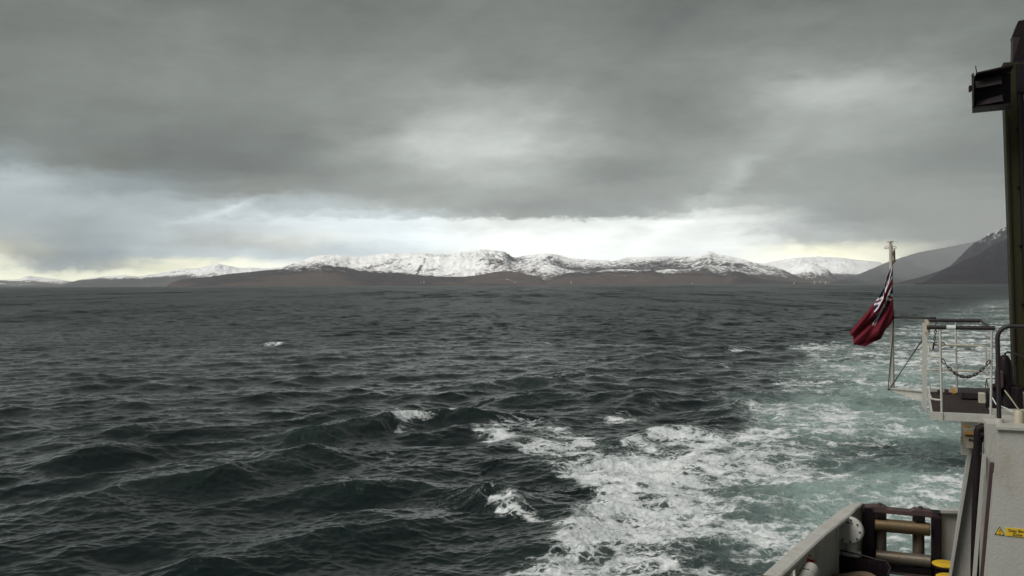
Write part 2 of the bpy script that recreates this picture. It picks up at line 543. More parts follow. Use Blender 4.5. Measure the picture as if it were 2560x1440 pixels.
wake = poly_mask([(1230, 1500), (1400, 1405), (1450, 1330), (1465, 1270), (1500, 1235), (1390, 1200), (1310, 1170), (1300, 1120), (1450, 1105), (1560, 1112), (1690, 1075), (1830, 1098),
                  (1840, 1040), (1810, 990), (1950, 985), (1910, 930), (2010, 905), (1985, 868), (2110, 862), (2300, 800), (2480, 752), (2900, 730), (3600, 730), (3600, 1500), (3000, 2600), (1100, 2600)], 38)
D = 0.52 * wake
D += blob(1600, 1220, 190, 90, 0.24) + blob(1760, 1160, 170, 60, 0.14) + blob(1540, 1400, 170, 80, 0.34) + blob(1475, 1330, 60, 40, 0.3) + blob(1500, 1160, 130, 40, 0.1)
D += blob(2150, 930, 220, 40, 0.05) + blob(1930, 1010, 80, 20, 0.1) + blob(1720, 1330, 120, 60, 0.12)
for b_ in [(2230, 1040, 120, 34, -0.24, 10), (2330, 1120, 90, 40, -0.26, 0), (2240, 1180, 130, 22, -0.2, 0), (2030, 1120, 80, 18, -0.16, 0), (1900, 1240, 120, 22, -0.16, 12),
           (1830, 1330, 120, 26, -0.12, 0), (2300, 950, 120, 10, -0.14, 0), (1640, 1250, 40, 10, -0.2, 10), (1560, 1140, 60, 12, -0.12, 0), (1700, 1290, 60, 12, -0.15, 10),
           (1980, 1330, 120, 24, -0.12, 0), (2480, 800, 200, 14, -0.12, 0), (1760, 1050, 70, 20, -0.3, 0)]:
    D += blob(b_[0], b_[1], b_[2], b_[3], b_[4], b_[5]) * wake
D += 0.42 * poly_mask([(1140, 1062), (1290, 1040), (1400, 1052), (1480, 1100), (1420, 1150), (1330, 1150), (1180, 1100)], 26)
for b_ in [(1550, 1045, 65, 16, 0.5, -4), (1000, 1068, 26, 13, 0.30, -38), (1115, 1038, 34, 5, 0.5, 5), (956, 1130, 16, 26, 0.36, -35), (1265, 1275, 36, 26, 0.22, 30), (1330, 1300, 80, 12, 0.32, 8),
           (683, 862, 40, 4, 0.3, 0), (1308, 893, 30, 5, 0.4, 0), (1370, 856, 14, 4, 0.35, 0), (1470, 866, 30, 5, 0.26, 0), (1860, 876, 60, 8, 0.38, 0), (1645, 1003, 30, 8, 0.34, 15),
           (975, 1213, 30, 5, 0.34, -10), (1260, 1425, 90, 16, 0.42, -8), (1345, 1395, 60, 10, 0.3, 0), (1820, 918, 34, 8, 0.3, 0), (1700, 818, 24, 4, 0.26, 0),
           (320, 835, 14, 3, 0.3, 0), (1480, 905, 60, 6, 0.2, 0), (2070, 870, 80, 8, 0.3, 0), (1240, 1090, 60, 10, 0.2, 10)]:
    D += blob(b_[0], b_[1], b_[2], b_[3], b_[4] * 1.3, b_[5])
# a few distant whitecaps
for (a_, b2, w_) in [(70, 741, 10), (680, 752, 8), (1180, 747, 6), (1760, 760, 9), (2100, 748, 7), (2190, 735, 8), (250, 866, 10), (1830, 790, 10), (620, 780, 9), (1080, 800, 8), (1385, 880, 10), (890, 905, 8)]:
    D += blob(a_, b2, w_, 1.6, 0.4)
D -= 0.20 * wake * (1 - sstep(qy, 770, 900))
T = wake * (0.08 + 0.30 * sstep(qx, 1650, 2150) + blob(2250, 1080, 260, 130, 0.75) + blob(2300, 1250, 260, 90, 0.7) + blob(2050, 1300, 260, 120, 0.35) + blob(2000, 1050, 160, 60, 0.3) + blob(2300, 930, 220, 50, 0.3))
D -= 0.16 * wake * (1 - sstep(qy, 985, 1060)) * (1 - sstep(qx, 2150, 2350))
D -= 0.10 * wake * poly_mask([(1250, 1090), (1500, 1090), (1500, 1200), (1300, 1200)], 60)
D += 0.09 * wake * sample(FR, gx * 0.5 + 13, gy * 0.5 + 71, 9.0)
D -= 0.10 * wake * sstep(qx, 1950, 2250) * sstep(qy, 930, 1010)
D += 0.06 * wake * sample(FR, gx + 77, gy + 21, 90.0) * (1 - sstep(qy, 860, 1000))
T = T * (0.85 + 0.25 * sample(FR, gx + 7, gy + 3, 34.0))
D += 0.075 * wake * sample(FR, gx + 40, gy + 9, 22.0)

calm = 1 - 0.45 * wake
z1, dx1, dy1 = [sample(t, gx, gy, 173.0) for t in T1]
z2, dx2, dy2 = [sample(t, gx, gy, 41.0) for t in T2]
A1, A2 = 0.12, 0.022
gust = 0.85 + 0.18 * sample(FR, gx, gy, 400.0)
# longer swell patches keep the surface from looking even
hz = A1 * z1 * fade1 * calm * gust + A2 * z2 * fade2 * (1 + 0.5 * wake)
chop = 1.05
hx = chop * (A1 * dx1 * fade1 * calm * gust + A2 * dx2 * fade2)
hy = chop * (A1 * dy1 * fade1 * calm * gust + A2 * dy2 * fade2)
# turbulent lumps in the wash
lump = sample(FR, gx + 2, gy + 8, 9.0)
hz += 0.05 * wake * lump * fade2 + 0.03 * np.clip(D, 0, 1) * sample(FR, gx, gy, 3.1) * fade2


def w_at(px, py):
    yy_ = EYE * F / (py - 710.5)
    return np.array([(px - 1280) * yy_ / F, yy_])


def ridge(pts, amp, wl, wr, foam=0.0, c0=0.5, cw=0.2, sh=0.0):
    """steep wave crest along a polyline; wl / wr widths on the near and far side, m"""
    global hz, D, T
    P = [w_at(*p) for p in pts]
    best = np.full(gx.shape, 1e9); along = np.zeros_like(gx); side = np.zeros_like(gx)
    tot = sum(np.linalg.norm(P[i + 1] - P[i]) for i in range(len(P) - 1))
    acc = 0.0
    wxx = gx + 0.5 * wx + 0.12 * wx2; wyy = gy + 0.5 * wy + 0.12 * wy2
    for i in range(len(P) - 1):
        e = P[i + 1] - P[i]; L_ = np.linalg.norm(e); e = e / L_
        rx_ = wxx - P[i][0]; ry_ = wyy - P[i][1]
        tt = rx_ * e[0] + ry_ * e[1]
        t_ = np.clip(tt, 0, L_)
        px2 = rx_ - t_ * e[0]; py2 = ry_ - t_ * e[1]
        d = np.hypot(px2, py2)
        sgn = rx_ * e[1] - ry_ * e[0]
        m = d < best
        best = np.where(m, d, best)
        along = np.where(m, (acc + tt) / tot, along)
        side = np.where(m, sgn, side)
        acc += L_
    taper = np.exp(-((along - 0.5) / 0.42) ** 4)
    w_ = np.where(side > 0, wl, wr)
    q = best / w_
    if foam:
        sd2 = np.where(side > 0, best, -best) - sh
        n_ = sample(FR, gx * 1.0 + 5, gy + 3, 7.0)
        D = D + foam * np.exp(-((along - c0) / cw) ** 2) * np.exp(-(sd2 / (0.55 * (wl + wr) * 0.5)) ** 2) * (0.85 + 0.35 * n_) * ahead
    T = T + 0.10 * amp * taper * ahead * np.exp(-q * q) * 0.9  # crests tinted teal, standing in for light shining through the thin water
    hz += amp * taper * ahead * (0.65 * np.exp(-q * 1.3) + 0.35 * np.exp(-q * q) - 0.28 * np.exp(-((q - 2.2) / 1.1) ** 2))


near_a = (np.abs(angs) < 0.62).sum()
ridge([(560, 1140), (850, 1085), (1000, 1050), (1110, 1040), (1260, 1050)], 0.75, 1.0, 2.4, 1.5, 0.66, 0.07, -0.2)
ridge([(0, 1310), (350, 1225), (700, 1170), (960, 1110)], 0.5, 1.2, 2.8)
ridge([(0, 1200), (200, 1160), (430, 1110)], 0.35, 1.2, 2.8)
ridge([(1120, 990), (1300, 958), (1460, 975)], 0.60, 1.5, 3.0)
ridge([(1200, 1015), (1380, 1000), (1560, 995), (1640, 1010)], 0.50, 1.3, 2.6)
ridge([(1560, 915), (1640, 900), (1740, 915)], 0.55, 1.8, 3.0)
ridge([(1420, 840), (1490, 833), (1560, 845)], 0.5, 2.2, 3.5)
ridge([(1640, 826), (1690, 818), (1760, 826)], 0.5, 2.5, 4.0)
ridge([(640, 1250), (900, 1225), (1060, 1215), (1200, 1230)], 0.38, 0.9, 2.0)
ridge([(1180, 1275), (1260, 1235), (1330, 1290)], 0.5, 0.6, 1.2, 0.7, 0.5, 0.35)
ridge([(1300, 1500), (1420, 1380), (1450, 1290), (1540, 1270)], 0.32, 0.8, 1.8, 0.4, 0.5, 0.5)
ridge([(1560, 1110), (1690, 1072), (1830, 1100)], 0.24, 0.8, 1.8)
ridge([(1790, 1060), (1850, 1010), (1960, 985)], 0.35, 0.8, 1.6)
ridge([(1380, 945), (1450, 938), (1520, 950)], 0.4, 1.5, 2.5)
ridge([(0, 1130), (200, 1090), (480, 1060)], 0.3, 1.4, 3.0)
ridge([(300, 1450), (700, 1390), (1000, 1330), (1160, 1300)], 0.34, 1.0, 2.2)
ridge([(640, 866), (680, 860), (730, 866)], 0.35, 1.2, 2.0, 0.8, 0.5, 0.3)
# breaking crests of the open sea
jac = z1 * 0.5 + sample(FR, gx + 50, gy + 20, 8.0) * 0.25
D += 0.5 * sstep(jac, 1.72, 2.1) * sstep(sample(FR, gx + 90, gy + 70, 210.0), 0.3, 1.2)

rough_attr = 0.21 + 0.17 * sstep(np.log(RR), math.log(40), math.log(700))
far = sstep(np.log(RR), math.log(60), math.log(900))


def sea_material():
    m, n, b = principled('sea_water')
    pos = n.node('ShaderNodeNewGeometry').outputs['Position']
    p2 = n.vm('MULTIPLY', pos, (1, 1, 0))
    D_ = n.attr('foam'); T_ = n.attr('aerated_and_crest_glow'); R_ = n.attr('ripple'); Fa = n.attr('distance_blend')
    # foam: torn sheets with dark holes, plus thin lace
    wp = n.vm('ADD', p2, n.vm('SCALE', n.vm('SUBTRACT', n.noise(p2, 0.9, 3, 0.5, out=1), (0.5, 0.5, 0.5)), scale=1.3))
    n1 = n.noise(wp, 0.55, 8, 0.62, 0.4)
    fine = n.noise(p2, 7.0, 5, 0.65, 0.4)
    # lace: walls between cells at two sizes; the walls swell with foam density until only small dark holes are left
    wp2 = n.vm('ADD', wp, n.vm('SCALE', n.vm('SUBTRACT', n.noise(p2, 3.2, 4, 0.6, out=1), (0.5, 0.5, 0.5)), scale=0.75))
    def walls(sc_v, vec):
        vo = n.node('ShaderNodeTexVoronoi', feature='DISTANCE_TO_EDGE')
        n.link(vec, vo.inputs['Vector']); vo.inputs['Scale'].default_value = sc_v
        return n.mul(vo.outputs['Distance'], 1.0 / 0.45)
    e1 = walls(0.62, n.vm('MULTIPLY', wp2, (0.8, 1.15, 1)))
    e2 = walls(1.9, n.vm('ADD', wp2, (4.7, 1.9, 0)))
    cell = n.m('MINIMUM', e1, n.add(n.mul(e2, 0.8), 0.12))
    dens = n.add(D_, n.mul(n.sub(n1, 0.5), n.step(D_, 0.02, 0.5, 0.6, 1.25)))
    dens = n.add(dens, n.mul(n.sub(fine, 0.5), 0.30))
    width = n.sub(n.mul(dens, 0.86), 0.22)
    foam = n.step(n.sub(width, cell), -0.12, 0.26)
    foam = n.m('MAXIMUM', foam, n.step(dens, 1.0, 1.3))
    foam = n.mul(foam, n.step(D_, 0.04, 0.22))
    P = n.mul(n.sub(n1, 0.5), 1.2)
    veil = n.mul(n.step(n.add(D_, n.mul(P, 0.6)), 0.2, 0.8), 0.5)
    deep = (0.0045, 0.0095, 0.0095)
    teal = (0.19, 0.262, 0.248)
    wc = n.mix(T_, deep, teal)
    wc = n.mix(n.mul(n.mul(veil, n.step(D_, 0.1, 0.5)), n.add(0.35, T_)), wc, (0.20, 0.25, 0.24))
    fcol = n.mix(n.step(n.add(n.mul(fine, 0.35), n.mul(n1, 0.65)), 0.36, 0.66), (0.36, 0.39, 0.395), (0.60, 0.63, 0.64))
    n.link(n.mix(foam, wc, fcol), b.inputs['Base Color'])
    b.inputs['IOR'].default_value = 1.33
    n.link(n.step(foam, 0.0, 1.0, 0.5, 0.15), b.inputs['Specular IOR Level'])
    n.link(n.add(n.mul(R_, n.sub(1.0, foam)), n.mul(foam, 0.8)), b.inputs['Roughness'])
    # ripples the mesh does not carry: a world-space tilt of the normal
    st = n.vm('MULTIPLY', pos, (0.6, 1.2, 0))
    r1 = n.vm('SUBTRACT', n.noise(st, 3.4, 5, 0.62, 0.3, out=1), (0.5, 0.5, 0.5))
    r2 = n.vm('SUBTRACT', n.noise(n.vm('MULTIPLY', pos, (0.16, 0.040, 0)), 1.0, 4, 0.65, 0.2, out=1), (0.5, 0.5, 0.5))
    r3 = n.vm('SUBTRACT', n.noise(n.vm('MULTIPLY', pos, (0.05, 0.009, 0)), 1.0, 4, 0.7, 0.2, out=1), (0.5, 0.5, 0.5))
    r4 = n.vm('SUBTRACT', n.noise(n.vm('MULTIPLY', pos, (0.018, 0.0016, 0)), 1.0, 4, 0.7, 0.2, out=1), (0.5, 0.5, 0.5))
    tilt = n.vm('ADD', n.vm('SCALE', r1, scale=0.38), n.vm('SCALE', r2, scale=n.mul(Fa, 0.7)))
    tilt = n.vm('ADD', tilt, n.vm('ADD', n.vm('SCALE', r3, scale=n.mul(Fa, 1.1)), n.vm('SCALE', r4, scale=n.mul(Fa, 1.1))))
    tilt = n.vm('MULTIPLY', tilt, (1, 1, 0))
    nn = n.node('ShaderNodeNewGeometry').outputs['Normal']
    nrm = n.vm('NORMALIZE', n.vm('ADD', nn, tilt))
    bp = n.node('ShaderNodeBump'); bp.inputs['Distance'].default_value = 0.05; bp.inputs['Strength'].default_value = 0.3
    n.link(n.mul(foam, n.add(0.4, fine)), bp.inputs['Height'])
    n.link(nrm, bp.inputs['Normal'])
    n.link(bp.outputs[0], b.inputs['Normal'])
    return m


sea = grid_mesh('sea', gx + hx, gy + hy, hz, sea_material(), {'foam': np.clip(D, 0, 1.1), 'aerated_and_crest_glow': np.clip(T, 0, 1), 'ripple': rough_attr, 'distance_blend': far}, wrap=True)
sea['kind'] = 'structure'
sea['label'] = 'dark choppy grey-green sea with a broad foaming wake'

# ------------------------------------------------------------------ hills and mountains
FT = fractal_tile(1024, 1.9, 2, 400, 31)
FT2 = fractal_tile(1024, 1.5, 1, 450, 32)


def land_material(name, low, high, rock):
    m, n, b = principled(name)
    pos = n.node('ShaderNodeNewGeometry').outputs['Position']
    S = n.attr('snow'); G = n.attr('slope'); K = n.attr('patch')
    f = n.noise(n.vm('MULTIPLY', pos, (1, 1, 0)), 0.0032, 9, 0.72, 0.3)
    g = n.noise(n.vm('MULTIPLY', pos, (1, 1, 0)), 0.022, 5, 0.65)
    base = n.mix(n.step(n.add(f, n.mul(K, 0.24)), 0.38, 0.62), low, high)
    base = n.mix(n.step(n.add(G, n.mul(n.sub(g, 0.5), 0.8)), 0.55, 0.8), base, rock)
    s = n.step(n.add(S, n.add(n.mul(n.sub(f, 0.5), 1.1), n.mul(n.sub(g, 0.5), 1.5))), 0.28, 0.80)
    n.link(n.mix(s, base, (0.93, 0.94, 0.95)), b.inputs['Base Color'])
    b.inputs['Roughness'].default_value = 0.9
    b.inputs['Specular IOR Level'].default_value = 0.1
    return m


LM = land_material('heather_and_snow', (0.027, 0.021, 0.022), (0.068, 0.051, 0.042), (0.040, 0.040, 0.044))
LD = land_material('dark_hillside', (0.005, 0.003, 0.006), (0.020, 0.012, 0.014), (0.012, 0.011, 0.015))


def mountain(name, label, sky, d0, d1, snow_lo, snow_hi, amp=0.35, rows_=110, step=1.6, mat=None, seed=0.0, rock_bias=0.0, extra=None, feat=2600.0, sharp=1.0, kw=11):
    """relief whose skyline, seen from the deck, follows the measured bearings; d0 shore distance, d1 crest distance"""
    bl = [bearing(*p) for p in sky]
    xs = np.array([q[0] for q in bl]); ys = np.array([q[1] for q in bl])
    ncol = int((sky[-1][0] - sky[0][0]) / step) + 2
    az = np.linspace(xs[0], xs[-1], ncol)
    el = np.interp(az, xs, ys)
    el = el + (sample(FT2, az * d1, az * 0 + seed * 977, 9000.0) * 0.00030 * sharp)
    el = np.maximum(el, -0.0006)
    t = np.concatenate([np.linspace(-0.04, 1.0, rows_), np.linspace(1.04, 1.7, 10)])
    d = d0 + (d1 - d0) * t
    AZ_, DD = np.meshgrid(az, d)
    TT = np.repeat(t[:, None], ncol, 1)
    x = DD * np.sin(AZ_); y = DD * np.cos(AZ_)
    n1 = sample(FT, x + seed * 3100, y + seed * 1700, feat * 4)
    n2 = sample(FT2, x + seed * 800, y + seed * 650, feat * 1.3)
    rid = 1.0 - np.abs(n1) * 0.9
    prof = np.where(TT < 1, np.clip(TT, 0, 1) ** 0.85, 1 - 0.8 * (TT - 1) ** 1.0)
    hgt = prof * (1 + amp * (0.75 * (rid - 0.4) + 0.35 * n2) * np.clip(1.15 - TT * 0.75, 0.25, 1))
    hgt = np.maximum(hgt, 0.0)
    ang = hgt * 100 / DD
    target = np.maximum(np.tan(el) * 1.0, 0.0) + EYE / DD.max()
    scale = target / np.maximum(ang.max(0), 1e-6)
    kern = np.hanning(kw + 2)[1:-1]; kern /= kern.sum()
    scale = np.convolve(np.pad(scale, kw // 2, 'edge'), kern, 'valid')
    H = hgt * 100 * scale[None, :]
    H = np.where(TT < 0, -12.0, H)
    H = np.where((TT >= 0) & (H < 2), 2 + 0 * H, H)
    gz = np.gradient(H, axis=0) / np.gradient(DD, axis=0)
    ga = np.gradient(H, axis=1) / (DD * (az[1] - az[0]))
    slope = np.hypot(gz, ga)
    sl = np.clip(slope / 0.9, 0, 1.2)
    n3 = sample(FT2, (x + y * 0.4) * 1.0 + seed * 500, y * 0.45 + seed * 90, feat * 0.8)
    n4 = sample(FT, (x - y * 0.5) + seed * 300, y * 0.5, feat * 1.1)
    S = (H + 30 * n2 + 16 * n1 + 8 * n3 - snow_lo) / (snow_hi - snow_lo)
    S = np.clip(S, -0.6, 0.98) - 0.28 * sstep(slope, 0.5, 1.5) - 0.35 * np.exp(-(n4 / 0.13) ** 2) * sstep(n3, -0.2, 1.0) + rock_bias * n1
    if extra:
        S = extra(AZ_, H, S, n1, n2)
    ob = grid_mesh(name, x, y, H, mat or LM, {'snow': S, 'slope': sl, 'patch': n1})
    ob['kind'] = 'structure'
    ob['label'] = label
    return ob


SHORE_Y = 712
# near headland and brown foothills
brown = [(418, 716), (424, 709), (432, 704), (453, 697), (480, 694.5), (520, 692), (570, 685), (622, 681), (660, 677), (703, 674), (728, 665), (773, 660), (830, 664), (900, 674), (960, 679), (1017, 683),
         (1060, 690), (1110, 692), (1160, 692), (1205, 686), (1240, 679), (1270, 676), (1300, 680), (1322, 687), (1345, 690), (1358, 700), (1366, 706), (1378, 697), (1392, 690), (1425, 682), (1470, 683),
         (1495, 678), (1512, 674), (1564, 673), (1599, 676), (1623, 674), (1640, 679), (1653, 683), (1681, 684), (1702, 681), (1735, 676), (1775, 678), (1798, 686), (1810, 689), (1820, 684), (1829, 677),
         (1845, 676), (1869, 685), (1904, 695), (1960, 701), (2010, 706), (2060, 711)]
mountain('brown_foothill', 'low brown heather foothills along the far shore', brown, 6200, 7600, 75, 215, 0.42, 90, 1.6, LM, 1.0, feat=1500)
snowy = [(640, 716), (660, 676), (703, 669), (728, 660), (756, 650), (775, 643), (791, 639), (820, 636.5), (844, 635.6), (872, 641), (900, 643), (930, 639), (966, 634), (1017, 633.5), (1064, 633), (1092, 636),
         (1120, 636), (1150, 631), (1174, 629), (1187, 626), (1200, 624), (1222, 625.5), (1240, 627), (1261, 630), (1272, 636), (1280, 643), (1290, 645), (1305, 640), (1322, 637), (1345, 635), (1369, 633),
         (1392, 635), (1415, 642), (1439, 646), (1475, 648), (1500, 650), (1510, 649), (1520, 650), (1531, 653), (1543, 650), (1564, 643), (1611, 642), (1650, 641), (1693, 640), (1735, 640), (1755, 632),
         (1773, 627), (1790, 633), (1805, 637), (1830, 642), (1857, 648), (1883, 656), (1904, 658.5), (1927, 664), (1962, 676), (1986, 688), (2010, 697), (2050, 704), (2100, 713)]


def crag(AZ_, H, S, n1, n2):
    """bare gullies and crag faces that break the snow"""
    a_c, e_c = bearing(1252, 655)
    k = np.exp(-((AZ_ - a_c) / 0.022) ** 2 - ((H / 10500 - 0.0285) / 0.0085) ** 2)
    g_c = bearing(1048, 660)[0]
    k2 = np.exp(-((AZ_ - g_c - (H / 10500 - 0.02) * 0.9 - 0.0022 * n1 - 0.0015 * n2) / 0.0016) ** 2) * (H < 270)
    r_c = bearing(1745, 645)[0]
    k3 = np.exp(-((AZ_ - r_c) / 0.012) ** 2 - ((H / 10500 - 0.031) / 0.004) ** 2)
    return S - 0.65 * k * (0.7 + 0.7 * n2) - 0.45 * k2 - 0.4 * k3 * (0.6 + 0.8 * n2)


mountain('snowy_mountain', 'long snow-covered mountain range rising behind the brown foothills', snowy, 7700, 10500, 30, 330, 0.34, 150, 1.5, LM, 2.0, rock_bias=0.08, extra=crag, feat=2200)
mountain('far_mountain', 'distant blue range with a snowy top on the far left', [(150, 716), (193, 701), (254, 692), (309, 687), (344, 692), (397, 683), (430, 677), (457, 671), (480, 672), (499, 670), (525, 664), (543, 660),
         (577, 665.5), (598, 671), (629, 669), (668, 672), (703, 669), (760, 676), (820, 690)], 12500, 15500, 90, 210, 0.5, 90, 1.6, LM, 3.0, feat=2200)
mountain('low_far_hill', 'low hazy hill with a small snowy knoll at the left edge', [(-260, 700), (-120, 690), (0, 699), (25, 700), (53, 698), (67, 689), (84, 692), (105, 693.5), (151, 700), (180, 703), (230, 712)], 14500, 17500, 30, 110, 0.4, 60, 2.0, LM, 4.0, feat=2200)
mountain('cloudy_peak', 'pale snow slopes dissolving into cloud at the head of the loch', [(1850, 668), (1887, 664), (1930, 655), (1980, 646), (2040, 641), (2098, 644), (2150, 651), (2200, 655), (2260, 690), (2300, 705)],
         13000, 16000, 40, 200, 0.3, 90, 1.8, LM, 5.0, feat=2000)
mountain('snowy_peak', 'smaller snow-dusted peak beside the flagstaff', [(1900, 712), (1940, 694), (1960, 680), (1983, 668), (2010, 661), (2029, 655), (2045, 664), (2068, 671), (2080, 685), (2098, 701), (2120, 708)],
         10500, 12000, 0, 210, 0.4, 80, 1.5, LM, 6.0, feat=1400)
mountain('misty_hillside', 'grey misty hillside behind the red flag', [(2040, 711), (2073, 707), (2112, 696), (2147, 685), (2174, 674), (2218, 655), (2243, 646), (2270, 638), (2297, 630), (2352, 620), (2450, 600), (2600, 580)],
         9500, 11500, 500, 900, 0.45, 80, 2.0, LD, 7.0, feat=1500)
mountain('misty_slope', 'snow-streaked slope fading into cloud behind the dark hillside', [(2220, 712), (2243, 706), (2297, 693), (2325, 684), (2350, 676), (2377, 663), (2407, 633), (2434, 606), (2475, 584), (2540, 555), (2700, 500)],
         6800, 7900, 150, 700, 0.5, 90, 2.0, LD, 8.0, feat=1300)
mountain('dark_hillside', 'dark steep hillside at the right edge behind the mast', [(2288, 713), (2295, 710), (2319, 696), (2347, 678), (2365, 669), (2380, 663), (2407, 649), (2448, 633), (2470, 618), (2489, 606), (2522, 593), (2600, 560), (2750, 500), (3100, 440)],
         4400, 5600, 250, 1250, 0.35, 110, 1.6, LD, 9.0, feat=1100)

# air: one closed box of even haze around everything
hm = bpy.data.materials.new('haze')
hm.use_nodes = True
H_ = NT(hm.node_tree)
pv = H_.node('ShaderNodeVolumePrincipled')
pv.inputs['Color'].default_value = (0.84, 0.90, 0.97, 1)
pv.inputs['Density'].default_value = HAZE
ho = H_.node('ShaderNodeOutputMaterial')
H_.link(pv.outputs[0], ho.inputs['Volume'])
hz_box = MB().box((-21000, -21000, -14), (21000, 21000, HAZE_TOP)).build('haze', hm)
hz_box['kind'] = 'stuff'
hz_box['label'] = 'thin grey sea haze over the whole scene'

# ragged snow showers hanging over the head of the loch: thin convex bodies of mist that fade towards their edges
def mist(label, az_deg, dist, zc, rx, ry, rz, dens):
    m_ = bpy.data.materials.new('mist'); m_.use_nodes = True
    q = NT(m_.node_tree)
    v_ = q.node('ShaderNodeVolumePrincipled')
    v_.inputs['Color'].default_value = (0.93, 0.95, 0.96, 1)
    v_.inputs['Density'].default_value = dens
    o2 = q.node('ShaderNodeOutputMaterial'); q.link(v_.outputs[0], o2.inputs['Volume'])
    bm = bmesh.new(); bmesh.ops.create_icosphere(bm, subdivisions=5, radius=1)
    for w_ in bm.verts:
        k_ = 1 + 0.10 * math.sin(3 * w_.co.x + 5 * w_.co.z) + 0.07 * math.sin(6 * w_.co.y + 2 * w_.co.x)
        w_.co = Vector((w_.co.x * rx, w_.co.y * ry, w_.co.z * rz)) * k_
    me = bpy.data.meshes.new('mist'); bm.to_mesh(me); bm.free(); me.materials.append(m_)
    me.polygons.foreach_set('use_smooth', [True] * len(me.polygons))
    o = bpy.data.objects.new('mist', me); COL.objects.link(o)
    a = math.radians(az_deg)
    o.location = (dist * math.sin(a), dist * math.cos(a), zc); o.rotation_euler = (0, 0, -a)
    o['kind'] = 'stuff'; o['label'] = label


for k_i, (k_r, lab_) in enumerate([(1.0, 'outermost thin fringe of the grey snow shower in front of the slopes at the right'), (0.8, 'outer part of the grey snow shower'), (0.6, 'middle of the grey snow shower'), (0.4, 'dense core of the grey snow shower')]):
    mist(lab_, 28.2, 9300, 420, 1500 * k_r, 1300 * k_r, 640 * k_r, 1.1e-4)


# tiny white cottages along the far shore
wm = paint('white_render', (0.55, 0.54, 0.5), 0.8, amount=0.05, scale=0.05)
rm = paint('slate_roof', (0.10, 0.10, 0.11), 0.8, amount=0.05, scale=0.05)
cots = [(790, 713.2, 6, 'lone white cottage at the foot of the dark wooded patch on the far shore'), (849, 713.0, 9, 'longer white cottage on the waterline under the snowy dome'),
        (941, 712.6, 8, 'small white cottage at the water where the brown slope narrows'), (1052, 706, 7, 'lower left white cottage of two on the brown slope below the snow gully'),
        (1060, 703.5, 7, 'upper right white cottage of two on the brown slope below the snow gully'), (1428, 704.5, 8, 'white cottage on the foothill just right of the valley mouth'),
        (1730, 710.6, 7, 'white cottage at the water under the dark pine-covered hill'), (1985, 709.5, 6, 'leftmost white cottage of the village at the head of the loch'),
        (2036, 707, 7, 'second white cottage of the village at the head of the loch'), (2050, 706.2, 6, 'third and highest white cottage of the village at the head of the loch'), (2064, 707.5, 7, 'rightmost white cottage of the village at the head of the loch')]
for (px, py, w_, lab) in cots:
    a = bearing(px, 712)[0]
    dd = 6290.0 if py > 708 else 6450.0
    z_ = max(4.0, (712.2 - py) / F * dd + 4)
    c = thing('cottage', lab, 'cottage', (0, 0, 0), 'white cottages along the far shore')
    c.matrix_world = Matrix.Translation((dd * math.sin(a), dd * math.cos(a), z_)) @ Matrix.Rotation(-a, 4, 'Z')
    MB().box((-w_ / 2, -4, -14), (w_ / 2, 4, 2.8)).build('wall', wm, c)
    MB().prism([(-w_ / 2 - .5, -4.6, 2.8), (-w_ / 2 - .5, 4.6, 2.8), (-w_ / 2 - .5, 0, 5.4)], (w_ + 1, 0, 0)).build('roof', rm, c)

# ------------------------------------------------------------------ the ferry we stand on: hull, bulwark, casing
DK, CAPZ, UP = 3.42, 4.65, 6.33
ferry = thing('ferry', 'white ferry stern with low bulwark, dark mooring deck and pale casing', 'ferry', (2.5, 8.0, 0.0))
hull_o = [(-2.3, -12), (-2.25, 0), (-1.95, 6), (-1.27, 10.9), (-0.91, 12.9), (-0.60, 14.45), (-0.36, 15.1), (5.6, 15.6), (7.2, 12), (7.6, 0), (7.3, -12)]
mb = MB()
n_ = len(hull_o)
cx_, cy_ = 2.6, 3.0
for z0, z1, k0, k1 in [(-1.2, 1.1, 0.90, 0.965), (1.1, 3.37, 0.965, 1.0)]:
    for i in range(n_):
        a, b = hull_o[i], hull_o[(i + 1) % n_]
        q = lambda p, k, z: (cx_ + (p[0] - cx_) * k, cy_ + (p[1] - cy_) * k, z)
        mb.add([q(a, k0, z0), q(b, k0, z0), q(b, k1, z1), q(a, k1, z1)], [(0, 1, 2, 3)])
mb.build('hull', M['black_hull'], ferry)
mb = MB()
mb.prism([(p[0], p[1], DK - 0.05) for p in hull_o], (0, 0, 0.05))
mb.build('mooring_deck', M['deck'], ferry)


def strip(pts, z0, z1, w, inward=1):
    """upright plate following a plan line"""
    m = MB()
    for i in range(len(pts) - 1):
        (x0, y0), (x1, y1) = pts[i], pts[i + 1]
        L_ = math.hypot(x1 - x0, y1 - y0)
        nx, ny = (y1 - y0) / L_ * w * inward, -(x1 - x0) / L_ * w * inward
        m.hexa([(x0, y0, z0), (x1, y1, z0), (x1 + nx, y1 + ny, z0), (x0 + nx, y0 + ny, z0), (x0, y0, z1), (x1, y1, z1), (x1 + nx, y1 + ny, z1), (x0 + nx, y0 + ny, z1)])
    return m


mb = MB()
# bulwark plate with a freeing port left open at v 11.75-11.98
line = [(-2.2, 0), (-1.88, 6), (-1.26, 10.4), (-1.105, 11.75)]
mb = strip(line, DK, CAPZ - 0.04, 0.03)
mb2 = strip([(-1.105, 11.75), (-1.065, 12.02)], 4.42, CAPZ - 0.04, 0.03); mb.add(mb2.v, mb2.f)
mb2 = strip([(-1.105, 11.75), (-1.065, 12.02)], DK, 3.95, 0.03); mb.add(mb2.v, mb2.f)
mb2 = strip([(-1.065, 12.02), (-0.86, 12.9), (-0.55, 14.42), (-0.40, 14.80), (-0.33, 14.98)], DK, CAPZ - 0.04, 0.03); mb.add(mb2.v, mb2.f)
mb.build('bulwark', M['white'], ferry)


